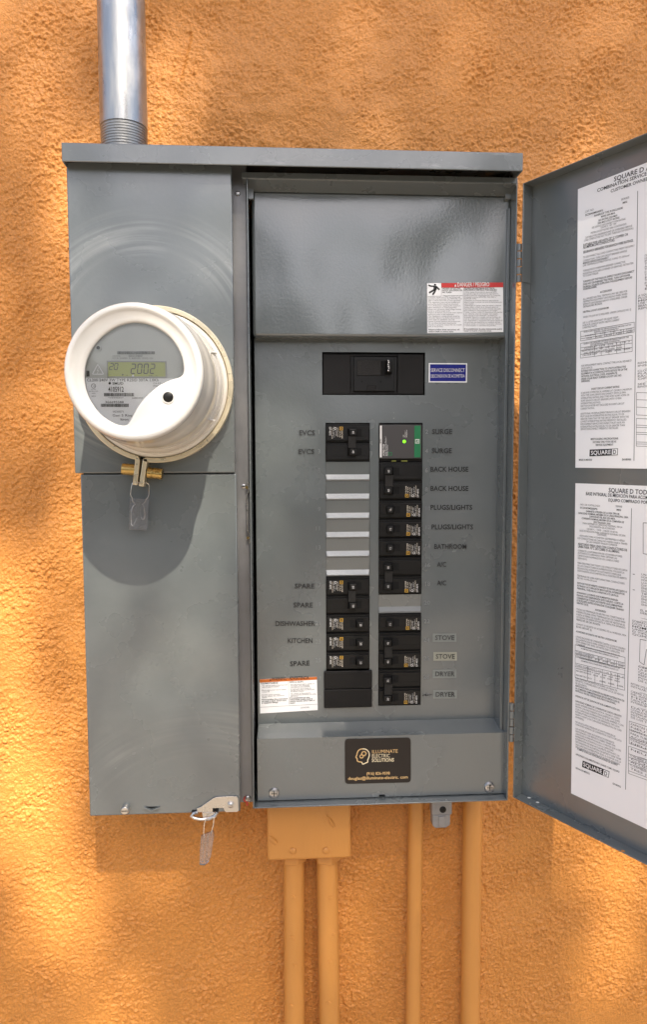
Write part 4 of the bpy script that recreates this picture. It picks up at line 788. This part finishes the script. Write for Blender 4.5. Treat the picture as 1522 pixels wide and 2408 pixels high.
# main breaker
mb = thing('main_breaker', 'wide black main breaker behind the rectangular opening beside the blue sticker', 'main breaker', ((mbx[0] + mbx[1]) / 2, -DD, mbz[0]))
PM = flat(DD); MP = lambda x, y: PM.px(*zoom(940, 1020, 1420, 1400, 1522)(x, y))
def mrect(q, xa, ya, xb, yb, o0, o1, mt): A, B = MP(xa, yb), MP(xb, ya); q.rect(PM, A[0], A[1], B[0], B[1], o0, o1, mt)
q = MB(); q.box(mbx[0] + .0006, mbx[1] - .0006, -DD + .004, -.012, mbz[0] + .0006, mbz[1] - .0006, 'black_hole')
mrect(q, 62, 96, 318, 470, -.006, -.0012, 'black_matte'); mrect(q, 762, 96, 1010, 470, -.006, -.0012, 'black_matte'); mrect(q, 318, 450, 762, 470, -.006, -.0012, 'black_matte'); mrect(q, 318, 96, 762, 114, -.006, -.0012, 'black_matte')
mrect(q, 320, 116, 760, 448, -.006, -.0020, 'black_plastic'); q.build('body', mb, .0006)
q = MB(); mrect(q, 348, 122, 728, 444, -.0018, .0018, 'black_plastic'); mrect(q, 472, 390, 556, 444, .0014, .0026, 'black_matte')
for x, y in ((424, 355), (600, 356)): q.disc(PM, *MP(x, y), .0014, .0019, 'black_hole', 14)
for x, s_ in ((352, 'OFF'), (712, 'ON')): q.text(PM.turned(*MP(x + 16, 258), 90), s_, (0, 0), .0030, 'black_grain', off=.002)
q.build('escutcheon', mb, .0006)
q = MB(); mrect(q, 378, 158, 604, 298, .0017, .0030, 'black_grain'); q.build('grip_pad', mb, .0004)
q = MB(); mrect(q, 604, 160, 645, 300, .0017, .0022, 'black_hole'); A, B = MP(640, 284), MP(706, 160)
q.add([PM.pt(A[0], A[1], .002), PM.pt(B[0], A[1], .002), PM.pt(B[0], B[1], .002), PM.pt(A[0], B[1], .002), PM.pt(A[0] + .0015, A[1] + .0015, .015), PM.pt(B[0] - .003, A[1] + .0015, .015), PM.pt(B[0] - .003, B[1] - .0015, .015), PM.pt(A[0] + .0015, B[1] - .0015, .015)],
      [(4, 5, 6, 7), (0, 1, 5, 4), (1, 2, 6, 5), (2, 3, 7, 6), (3, 0, 4, 7)], 'black_plastic'); ho = q.build('handle', mb, .0015, 3)
q = MB(); T_ = flat(DD + .015)
for i, (x, y) in enumerate(((658, 170), (662, 186), (656, 205), (660, 224), (664, 240), (658, 262))): a, b = PM.px(*zoom(940, 1020, 1420, 1400, 1522)(x, y)); q.disc(T_, a, b,   .0008 + .0002 * (i % 2), .0002 + i * .00005, 'white_print', 7)
q.build('gloss_mark', ho)  # gloss on the handle end painted as small white spots

# blank cover over two slots
x0, x1 = X_(762.6, 1620, DD + .004), X_(875.6, 1620, DD + .004); zt, zb = Z_(820, 1577, DD + .004), Z_(820, 1663.5, DD + .004); zm = (zt + zb) / 2 + .0005
fc = thing('filler_cover', 'smooth black plastic filler cover with two panels below the left breakers', 'filler cover', ((x0 + x1) / 2, -DD, zb))
for za, zb_ in ((zm + .0003, zt), (zb, zm - .0003)):
    q = MB(); q.box(x0, x1, -DD - .0045, -DD - .0005, za, zb_, 'black_matte'); po = q.build('panel', fc, .0012, 3)
    if za > zm:
        PQ = flat(DD + .0045); q = MB(); q.frame(PQ, x0 + .003, za + .002, x1 - .003, zb_ - .0025, .0005, .0002, .0004, 'black_grain'); q.build('raised_outline', po)

# ------------------------------------------------------------------ meter
PR = flat(DC); ra, rb = PR.px(368.5, 900)
FD = .270; PFc = flat(FD); fa, fb = PFc.px(314, 882)
ra, rb = (ra * .5 + fa * .5, rb * .5 + fb * .5)          # one axis for base and face
fa, fb = ra, rb
print('meter axis', ra, rb)
meter = thing('electric_meter', 'round white plastic electric meter reading 2002 on the grey cover', 'electric meter', (ra, -DC, rb - .09))
q = MB(); q.lathe(PR, ra, rb, [(.0865, .001), (.0875, .004), (.0875, .013), (.086, .0155), (.0825, .017), (.0815, .022), (.0812, .030)], 'cream_plastic', 96); q.build('base_flange', meter)
hF = FD - DC
q = MB(); q.lathe(PR, ra, rb, [(.0812, .0295), (.0800, .034), (.0780, .036), (.0772, .050), (.0756, hF - .045), (.0738, hF - .040), (.0722, hF - .030), (.0702, hF - .0125)], 'cream_plastic', 96); q.build('dome', meter)
for ang in (28, -32):
    q = MB()
    a_ = math.radians(ang); c = Vector((ra + .079 * math.cos(a_), rb + .079 * math.sin(a_)))
    q.slab(PR, [(c.x - .006, c.y - .001), (c.x + .006, c.y - .003), (c.x + .006, c.y - .001), (c.x - .006, c.y + .001)], .03, .037, 'white_plastic'); q.build('locking_rib', meter, .0004)
R0 = .0706
wb = [(975, 612), (972, 560), (955, 490), (920, 420), (870, 355), (800, 300), (720, 262), (640, 245), (560, 248), (480, 272), (400, 318), (330, 380), (275, 455), (240, 540), (226, 625), (232, 715), (258, 800), (300, 875), (355, 940), (420, 985), (480, 1012), (530, 1018), (562, 1000), (588, 955), (620, 895), (665, 830), (725, 768), (800, 712), (880, 676), (940, 658), (965, 640)]
PG = flat(FD - .004)
wp = [Vector(PG.px(*Z3(*p))) for p in wb]; wc = Vector(PG.px(*Z3(520, 560)))
def smooth_loop(pts, n=4):
    out = []
    for i in range(len(pts)):
        p0, p1, p2, p3 = pts[i - 1], pts[i], pts[(i + 1) % len(pts)], pts[(i + 2) % len(pts)]
        for k in range(n):
            t_ = k / n; out.append(.5 * ((2 * p1) + (p2 - p0) * t_ + (2 * p0 - 5 * p1 + 4 * p2 - p3) * t_ ** 2 + (3 * p1 - p0 - 3 * p2 + p3) * t_ ** 3))
    return out
wl = smooth_loop(wp); cen = Vector((ra, rb)); N_ = len(wl)
def hit(p):          # ray from wc through p to the rim circle
    d = (p - wc).normalized(); o = wc - cen; b_ = o.dot(d); c_ = o.dot(o) - 1.0; return d, o, b_
def circ(p, r):
    d = (p - wc).normalized(); o = wc - cen; b_ = o.dot(d); disc = b_ * b_ - (o.dot(o) - r * r); return wc + d * (-b_ + math.sqrt(disc))
rowsF = []
for r, o in ((.0702, hF - .0125), (.0708, hF - .010), (.0708, hF - .006), (.0698, hF - .0022), (.0680, hF - .0004), (.0655, hF), (.0634, hF - .0007), (.0622, hF - .0024)): rowsF.append([(*circ(p, r), o) for p in wl])
inner = []
for p in wl:
    q6 = circ(p, .0622); dlen = (q6 - p).length; e = .0030; inner.append((p, q6, dlen))
rowsF.append([(*(p + (q6 - p).normalized() * min(.0045, dl * .5)), hF - .0031) for p, q6, dl in inner])
rowsF.append([(*(p + (q6 - p).normalized() * min(.0016, dl * .3)), hF - .0036) for p, q6, dl in inner])
rowsF.append([(*p, hF - .0052) for p in wl]); rowsF.append([(*p, hF - .0095) for p in wl])
vs = [PR.pt(a, b, o) for r in rowsF for a, b, o in r]; fs = []
for k in range(len(rowsF) - 1):
    for i in range(N_): j = (i + 1) % N_; fs.append((k * N_ + i, k * N_ + j, (k + 1) * N_ + j, (k + 1) * N_ + i))
q = MB(); q.add(vs, fs, 'white_plastic'); q.build('face_cover', meter, sharp=60)
# faceplate seen through the window
PP = flat(FD - .0100); A = lambda x, y: PP.px(*Z3(x, y))
q = MB(); q.slab(PP, [tuple(p * 1.0 + (p - wc).normalized() * .003) for p in wl], -.003, 0, 'meter_grey')
fp = None
def mtxt(t_, x0, y, x1, h, mt='ink', bold=0, off=.0010): q.text(PP, t_, A(x0, y), h, mt, p1=A(x1, y), bold=bold, off=off)
def bars(x0, x1, y0, y1, seed):
    rs = random.Random(seed); x = x0
    while x < x1 - 3:
        w_ = rs.choice((2.2, 3, 4.5)); a0, b0 = A(x, y1); a1, b1 = A(x + w_, y0); q.rect(PP, a0, b0, a1, b1, .0009, .0010, 'ink'); x += w_ + rs.choice((2.2, 3.5))
mtxt('CONTAINS', 440, 503, 500, .0014, 'ink_grey'); mtxt('0003CE48AF', 562, 505, 668, .0024, 'ink_grey'); mtxt('FCC ID: SK9055R1  IC: 864G-05R1  MODEL: 05R1', 440, 520, 750, .0016, 'ink_grey'); bars(478, 765, 462, 484, 3)
q.build('faceplate', meter); 
q = MB()
lw = [p for p in wl]; ycut = A(500, 664)[1]
poly = [tuple(p + (p - wc).normalized() * .002) for p in wl]
def clip(poly, y):
    out = []
    for i in range(len(poly)):
        p_, r_ = poly[i], poly[(i + 1) % len(poly)]
        if p_[1] <= y: out.append(p_)
        if (p_[1] - y) * (r_[1] - y) < 0: t_ = (y - p_[1]) / (r_[1] - p_[1]); out.append((p_[0] + t_ * (r_[0] - p_[0]), y))
    return out
q.slab(PP, clip(poly, ycut), .0002, .0006, 'meter_white')
mtxt('CL200 240V 3W TYPE R2SID 30TA 1.0Kh', 248, 688, 790, .0028); mtxt('SMUD', 440, 712, 524, .0024, bold=1); q.disc(PP, *A(420, 702), .0013, .0009, 'ink', 12)
mtxt('4105912', 410, 766, 526, .0050, bold=1); bars(378, 602, 775, 800, 5); mtxt('*1NF4105912*', 408, 816, 524, .0012); mtxt('366695588', 385, 852, 526, .0023); bars(354, 562, 856, 880, 8); mtxt('0030571', 444, 922, 528, .0019); mtxt('Gen 5 Riva', 440, 952, 592, .0024); mtxt('Itron', 500, 982, 562, .0024, bold=1)
mtxt('CA 0.5', 748, 708, 806, .0016); mtxt('FM2S', 748, 728, 785, .0016); mtxt('6600C4765', 588, 818, 672, .0014); mtxt('LISTED', 280, 750, 316, .0010); mtxt('ELECTRIC UTILITY', 266, 766, 334, .0010); mtxt('METER', 286, 782, 312, .0010); mtxt('E470704', 284, 804, 316, .0012)
a, b = A(298, 722); q.lathe(PP, a, b, [(.0024, .0007), (.0024, .0009), (.0020, .0009), (.0020, .0007)], 'ink', 18); q.text(PP, 'UL', (a - .0010, b - .0008), .0017, 'ink', off=.001)
q.build('nameplate', meter)
q = MB(); a0, b0 = A(405, 655); a1, b1 = A(842, 540); q.frame(PP, a0 - .0006, b0 - .0006, a1 + .0006, b1 + .0006, .0012, .0002, .0014, 'lcd_frame'); q.rect(PP, a0, b0, a1, b1, .0003, .0008, 'lcd')
SEG = {'0': 'abcdef', '2': 'abged'}
def digit(ch, x, y0, y1, wd):
    sl = 6; pts = {'tl': (x + sl, y0), 'tr': (x + wd + sl, y0), 'ml': (x + sl / 2, (y0 + y1) / 2), 'mr': (x + wd + sl / 2, (y0 + y1) / 2), 'bl': (x, y1), 'br': (x + wd, y1)}
    E = dict(a=('tl', 'tr'), b=('tr', 'mr'), c=('mr', 'br'), d=('bl', 'br'), e=('ml', 'bl'), f=('tl', 'ml'), g=('ml', 'mr'))
    for s_ in SEG[ch]:
        p_, r_ = Vector(pts[E[s_][0]]), Vector(pts[E[s_][1]]); d = (r_ - p_) * .06; q.line(PP, A(*(p_ + d)), A(*(r_ - d)), .0008 if y1 - y0 < 60 else .0010, .0010, 'ink')
for ch, x in (('2', 418), ('0', 453)): digit(ch, x, 553, 600, 24)
for i, ch in enumerate('2002'): digit(ch, 580 + i * 48, 558, 628, 30)
q.slab(PP, [A(513, 645), A(513, 631), A(527, 638)], .0009, .0010, 'ink'); mtxt('Va', 540, 646, 558, .0012); mtxt('kW', 716, 650, 742, .0014); mtxt('h', 768, 650, 778, .0014); q.disc(PP, *A(596, 646), .0011, .0011, 'white_print', 12)
q.build('display', meter)
q = MB(); tr = [A(330, 560), A(290, 634), A(374, 634)]
for i in range(3): q.line(PP, tr[i], tr[(i + 1) % 3], .0010, .0010, 'meter_white')
for p_, r_ in (((336, 585), (324, 608)), ((324, 608), (338, 606)), ((338, 606), (326, 628))): q.line(PP, A(*p_), A(*r_), .0005, .0010, 'meter_white')
q.lathe(PP, *A(336, 436), [(.0033, .0002), (.0033, .0016), (.0020, .0016), (.0020, .0006)], 'meter_grey', 18); q.disc(PP, *A(334, 436), .0018, .0018, 'black_hole', 14)
a0, b0 = A(246, 650); a1, b1 = A(266, 608); q.rect(PP, a0, b0, a1, b1, .0003, .0008, 'black_hole'); q.build('optical_port_trim', meter)
q = MB(); q.slab(flat(FD - .0058), [tuple(p + (p - wc).normalized() * .0015) for p in wl], -.0006, 0, 'window_glass'); q.build('window_pane', meter)
PK = flat(FD - .0030); a, b = PK.px(*Z3(860, 806)); q = MB(); q.lathe(PK, a, b, [(.0064, -.001), (.0064, .0006), (.0056, .0010), (.0054, .0002), (.0051, .0002), (.0051, .0012), (.0040, .0017), (.0004, .0018)], 'black_plastic', 28); q.build('demand_button', meter)
q = MB(); q.lathe(PK, a, b, [(.0068, -.0012), (.0068, .0010), (.0054, .0011), (.0054, -.001)], 'white_plastic', 28); q.build('button_collar', meter)

# sealing ring with its lugs
PI = flat(DC + .0085); zs = lambda x, y: Vector(PI.px(*ZS(x, y)))
ring = thing('meter_sealing_ring', 'yellow plated steel sealing ring clamped round the base of the meter', 'sealing ring', (ra, -DC, rb - .12))
rr_ = .0905; gap = math.atan2(zs(640, 250).y - rb, zs(640, 250).x - ra)
half = .085
arc = [Vector((ra + rr_ * math.cos(gap + half + (2 * math.pi - 2 * half) * i / 110), rb + rr_ * math.sin(gap + half + (2 * math.pi - 2 * half) * i / 110))) for i in range(111)]
dn = Vector((math.cos(gap), math.sin(gap))); sdv = Vector((-dn.y, dn.x))
tipR, tipL = zs(700, 925), zs(560, 895)
end, start = arc[0], arc[-1]
if (start - tipL).length > (start - tipR).length: tipL, tipR = tipR, tipL
def bend(p, knee, tip):
    return [p.lerp(knee, .5) * .5 + (p * .75 + knee * .25) * .5, p.lerp(knee, .8), knee.lerp(tip, .10), knee.lerp(tip, .25), knee.lerp(tip, .6), tip]
kL = tipL + (zs(620, 290) - zs(560, 895)) if tipL.x < tipR.x else tipL + (zs(790, 300) - zs(700, 925))
kR = tipR + (zs(790, 300) - zs(700, 925)) if tipL.x < tipR.x else tipR + (zs(620, 290) - zs(560, 895))
path = bend(end, kR, tipR)[::-1] + arc + bend(start, kL, tipL)
q = MB(); T2 = .0028; vs = []; n = len(path)
for i, p in enumerate(path):
    tg = (path[min(i + 1, n - 1)] - path[max(i - 1, 0)]).normalized(); nn = Vector((-tg.y, tg.x)) * T2
    vs += [PR.pt(*(p + nn), .0004), PR.pt(*(p - nn), .0004), PR.pt(*(p - nn), .0165), PR.pt(*(p + nn), .0165)]
fs = [(i * 4 + k, (i + 1) * 4 + k, (i + 1) * 4 + (k + 1) % 4, i * 4 + (k + 1) % 4) for i in range(n - 1) for k in range(4)] + [(0, 1, 2, 3), ((n - 1) * 4 + 3, (n - 1) * 4 + 2, (n - 1) * 4 + 1, (n - 1) * 4)]
q.add(vs, fs, 'zinc_gold'); ro = q.build('band', ring, .0009)
def barrel(pa, pb, r, name, lip):
    a_, b_ = zs(*pa), zs(*pb); q = MB(); p0, p1 = PR.pt(*a_, .0095), PR.pt(*b_, .0095)
    q.tube([p0, p0.lerp(p1, .02), p0.lerp(p1, .30), p0.lerp(p1, .31), p0.lerp(p1, .35), p0.lerp(p1, .36), p0.lerp(p1, .80), p0.lerp(p1, .98), p1], r, 'brass', 24, True, (lambda i: r * (.86, 1, 1, .92 if lip else 1, .92 if lip else 1, 1, 1, 1, .82)[i])); return q.build(name, ring, .0003)
barrel((560, 555), (245, 540), .0070, 'lock_barrel', False); barrel((815, 620), (1160, 655), .0068, 'lock_screw', True)

def seal(name, label, P, body, wire, zf, plates):
    s_ = thing(name, label, 'seal', P.pt(*P.px(*zf(*body[0]))), 'clear wire seals')
    q = MB(); q.slab(P, [P.px(*zf(*p)) for p in body], -.0035, .0015, 'clear_plastic'); q.build('tag', s_, .0006)
    q = MB(); q.tube([P.pt(*P.px(*zf(*p[:2])), p[2] if len(p) > 2 else 0) for p in wire], .00055, 'wire_steel', 7); q.build('wire', s_)
    if plates:
        q = MB()
        for pl in plates: q.slab(P, [P.px(*zf(*p)) for p in pl], -.0022, .0003, 'clear_tape')
        q.build('insert', s_)
    return s_
seal('wire_seal', 'flat clear plastic seal hanging on a wire from the meter ring', PI,
     [(415, 1195), (845, 1225), (815, 1870), (770, 1925), (390, 1900)],
     [(580, 1640), (500, 1810, .0006), (475, 1815, .0006), (450, 1770), (450, 1500), (475, 1400), (540, 1330), (480, 1265), (470, 1190), (435, 1120), (450, 960), (480, 855), (510, 845, .001), (600, 842, .010), (700, 842, .010), (790, 850, .001), (830, 870), (857, 920), (848, 1150), (790, 1225), (760, 1290), (700, 1335), (740, 1400), (765, 1560), (740, 1665), (700, 1680), (672, 1620)], ZS,
     [[(545, 1255), (680, 1260), (665, 1640), (650, 1870), (540, 1870), (470, 1830), (580, 1640), (545, 1560)], [(660, 1725), (760, 1730), (745, 1800), (660, 1870)]])
PS = flat(DL + .006)
seal('wire_seal', 'narrow clear plastic seal seen edge-on hanging from the steel latch', PS,
     [(360, 1010), (420, 985), (585, 915), (600, 1000), (545, 1380), (500, 1490), (430, 1555), (330, 1545), (340, 1250)],
     [(430, 1040), (405, 960), (415, 800), (445, 690), (500, 655, .003), (560, 640, .003), (600, 660), (590, 800), (550, 935), (540, 1010)], ZL,
     [[(400, 1020), (430, 1010), (400, 1500), (365, 1500)], [(470, 1000), (510, 990), (470, 1480), (430, 1490)]])

# ------------------------------------------------------------------ conduits, boxes
def conduit(name, label, u0, u1, v, ub, vb, r, d, z0, z1, mt, group, parts=None, wob=0.):
    """straight pipe: centre at pixel ((u0+u1)/2, v) and (ub, vb)"""
    A_, B_ = W((u0 + u1) / 2, v, d), W(ub, vb, d); sl = (B_.x - A_.x) / (B_.z - A_.z)
    f = lambda z: Vector((A_.x + sl * (z - A_.z), -d, z)); n = 30
    root = thing(name, label, 'conduit', f(min(z0, z1)), group)
    q = MB(); q.tube([f(z0 + (z1 - z0) * i / n) for i in range(n + 1)], r, mt, 36); q.build('pipe', root); return root, f
gd = .062
gr, f = conduit('galvanised_conduit', 'thick galvanised steel conduit rising from the top of the grey cabinet', 228, 341, 4, 291.5, 318, W(346.5, 318, gd).x / 2 - W(236, 318, gd).x / 2, gd, Z_(290, 303, .062), 2.9, 'galv_worn', None)
rad = (W(346.5, 318, gd).x - W(236, 318, gd).x) / 2
q = MB(); pts, rads = [], []
zz = capz1 - .002
zth = Z_(290, 303, gd)
while zz < zth:
    pts += [f(zz), f(zz + .0007), f(zz + .0016), f(zz + .0023)]; rads += [rad * .985, rad * .955, rad * .955, rad * .985]; zz += .0033
q.tube(pts, rad, 'galv_thread', 40, True, lambda i: rads[i]); q.build('thread', gr)
# painted pull box under the cabinet
JD = .066; jx0, jx1 = X_(628, 1960, JD), X_(826, 1960, JD); jz0 = Z_(700, 2023, JD)
jb = thing('pull_box', 'orange painted metal box under the cabinet feeding two conduits', 'pull box', ((jx0 + jx1) / 2, 0, jz0))
q = MB(); q.box(jx0, jx1, -JD, .002, jz0, rbot - .0008, 'painted_conduit'); q.build('box', jb, .0045, 4)
PJ = flat(JD)
for u, v in ((689, 2000), (767, 1999)): q = MB(); q.lathe(PJ, *PJ.px(u, v), [(.0048, 0), (.0046, .0012), (.003, .0024), (.0004, .0028)], 'painted_conduit', 16); q.build('cover_screw', jb)
q = MB(); q.tube([PJ.pt(*PJ.px(*p), .0005) for p in ((634, 1966), (640, 1972), (650, 1982))], .003, 'painted_conduit', 8, True, lambda i: (.001, .0034, .0028)[i]); q.build('paint_drip', jb); q = MB(); q.tube([PJ.pt(*PJ.px(*p), .0002) for p in ((768, 1916), (778, 1930), (786, 1944))], .002, 'painted_conduit', 8, True, lambda i: (.001, .0026, .0018)[i]); q.build('paint_drip', jb)
cdp = .034
for (u0, u1, ub, fit, lb) in ((667, 716, 693, (664, 725), 'left of the pair below the pull box'), (745, 795, 775, (738, 802), 'right of the pair below the pull box')):
    r_ = (W(u1, 2100, cdp).x - W(u0, 2100, cdp).x) / 2
    root, f = conduit('painted_conduit', 'orange painted conduit with a hex connector, ' + lb, u0, u1, 2075, ub, 2400, r_, cdp, 0.0, jz0 - .002, 'painted_conduit', 'orange painted conduits')
    ca = f(jz0 - .008); q = MB(); fw = (W(fit[1], 2038, cdp).x - W(fit[0], 2038, cdp).x) / 2
    q.tube([Vector((ca.x, ca.y, jz0 - .017)), Vector((ca.x, ca.y, jz0 - .0005))], fw * 1.02, 'painted_conduit', 6); q.build('hex_connector', root, .002, 3)
    rs = random.Random(int(u0))
    for i in range(5):
        z = jz0 - .06 - i * .05 - rs.random() * .03; an = -math.pi / 2 + rs.uniform(-.6, .6); c = f(z) + Vector((math.cos(an), math.sin(an), 0)) * r_
        q = MB(); q.lathe(Plane(c, (-math.sin(an), math.cos(an), 0), (0, 0, 1)), 0, 0, [(.003, -.0005), (.0024, .0010), (.0004, .0015)], 'painted_conduit', 10); q.build('paint_drip', root)
for (u0, u1, ub, lb) in ((960.5, 995.5, 971.5, 'thin orange painted conduit next to the grey bonding clamp'), (1089, 1134, 1106, 'thick orange painted conduit between the clamp and the open door')):
    r_ = (W(u1, 1950, .026).x - W(u0, 1950, .026).x) / 2
    conduit('painted_conduit', lb, u0, u1, 1910, ub, 2400, r_, .026, 0.0, rbot - .001, 'painted_conduit', 'orange painted conduits')
# bonding clamp under the cabinet
PBk = flat(.078); bx = lambda u, v: PBk.px(u, v)
cl = thing('bonding_clamp', 'small cast grey bonding clamp with a black screw under the cabinet', 'clamp', W(1040, 1948, .078))
q = MB(); A_, B_ = bx(1016, 1917), bx(1064, 1893); q.rect(PBk, A_[0], A_[1], B_[0], max(B_[1], rbot - .0006), -.014, 0, 'cast_grey'); bo = q.build('saddle', cl, .0015)
A_, B_ = bx(1018, 1948), bx(1060, 1916); q = MB(); q.slab(PBk, [(A_[0], A_[1] + .004), (A_[0] + .004, A_[1]), (B_[0] - .006, A_[1]), (B_[0], A_[1] + .004), (B_[0], B_[1]), (A_[0], B_[1])], -.016, -.001, 'cast_grey'); q.rect(PBk, A_[0] + .008, A_[1] + .002, B_[0] - .008, B_[1] - .001, -.0012, .001, 'cast_grey'); q.build('jaw', cl, .001)
screw_mb(PBk, *bx(1042, 1903), .0046, .0016, 'black_plastic').build('clamp_screw', cl)

# ------------------------------------------------------------------ the tree across the yard that shades the wall
def leaves(name, parent, pts, smin, smax, rng):
    n = len(pts); a = rng.randn(n, 3); a /= np.linalg.norm(a, axis=1)[:, None]; b = rng.randn(n, 3); b -= a * (a * b).sum(1)[:, None]; b /= np.linalg.norm(b, axis=1)[:, None]
    s_ = rng.uniform(smin, smax, (n, 1)); v = np.stack([pts - a * s_, pts + b * s_ * .48, pts + a * s_, pts - b * s_ * .48], 1).reshape(-1, 3)
    me = bpy.data.meshes.new(name); me.from_pydata(v.tolist(), [], np.arange(4 * n).reshape(n, 4).tolist()); me.materials.append(MATS['leaf']); me.update()
    o = bpy.data.objects.new(name, me); col.objects.link(o); o.parent = parent; o.matrix_parent_inverse = Matrix.Translation(-parent.location); return o
def make_tree():
    S = np.array(SUN); ctr = np.array(W(700, 1250, .05)); cc = ctr + S * 9.0
    bx_, by_ = cc[0] + 1.6, cc[1] - 1.2
    tr = thing('shade_tree', 'tall leafy tree in the yard casting dappled shade on the wall', 'tree', (bx_, by_, 0))
    q = MB(); tp = [(bx_, by_, 0), (bx_ - .05, by_, 2.2), (bx_ - .3, by_ + .2, 4.5), (bx_ - .9, by_ + .6, 6.8), (cc[0], cc[1], cc[2] + .8)]
    q.tube(tp, .12, 'bark', 12, True, lambda i: (.24, .19, .15, .10, .04)[i])
    for e in ((-1.8, .6, .3), (1.9, -.4, .2), (-.3, 1.5, -.4), (.7, -1.5, .5), (-1.2, -1.0, .9)):
        e = cc + np.array(e); q.tube([tp[2], tuple((np.array(tp[2]) + e) / 2 + np.array([0, 0, .25])), tuple(e)], .05, 'bark', 8, True, lambda i: (.09, .055, .015)[i])
    q.build('trunk', tr)
    rng = np.random.RandomState(SEED)
    clumps = cc + rng.uniform(-1, 1, (150, 3)) * np.array([1.9, 1.4, 1.5])
    pts = np.vstack([clumps[rng.randint(150, size=NLEAF)] + rng.randn(NLEAF, 3) * .20, cc + rng.randn(NLEAF // 3, 3) * np.array([1.2, .9, .9])])
    f = pts[:, 1] / S[1]; hx_, hz_ = pts[:, 0] - S[0] * f, pts[:, 2] - S[2] * f; keep = np.ones(len(pts), bool)
    for u, v, rx, rz, kp in SUN_GAPS:          # leaves dropped so sun reaches chosen patches of wall, covers and door
        p = W(u, v, 0); keep &= ~((((hx_ - p.x) / rx) ** 2 + ((hz_ - p.z) / rz) ** 2 < 1) & (rng.rand(len(pts)) > kp))
    leaves('crown', tr, pts[keep], .05, .085, rng)
    # off-view hedge added for reflections, its top shaped to darken parts of them
    hg = thing('reflection_hedge', 'unseen leafy hedge added to vary reflections on the grey panel', 'hedge', (0, -9, 0)); rng = np.random.RandomState(5)
    n = 40000; x = rng.uniform(-6, 6, n); top = 2.5 + .5 * np.sin(x * 1.3 + .6) + .4 * np.sin(x * 2.9 + 2) + 2.4 * np.exp(-((x + .7) / .45) ** 2) + 3.4 / (1 + np.exp((2.2 - x) / .15)) + 4.2 / (1 + np.exp((x + 3.1) / .2))
    z = rng.rand(n) ** .8 * top; y = -9 + rng.randn(n) * .35
    leaves('foliage', hg, np.stack([x, y, z], 1), .09, .16, rng)
    q = MB()
    for i in range(9): xx = -5.4 + i * 1.35; q.tube([(xx, -9, 0), (xx + .05, -9, 1.0), (xx - .05, -9.05, 2.0)], .05, 'bark', 8, True, lambda i: (.07, .05, .02)[i])
    q.build('stems', hg)['kind'] = 'stuff'
NLEAF, SEED = 7600, 11
SUN_GAPS = [(50, 600, .06, .30, .75), (1290, 1480, .10, .45, .30), (400, 1480, .14, .26, .40), (330, 480, .13, .12, .45), (5, 1610, .035, .10, .05), (60, 1880, .085, .12, .0), (110, 2030, .06, .05, .0), (0, 1280, .03, .08, .2), (1390, 2010, .07, .05, .0), (20, 60, .05, .08, .2)]
make_tree()
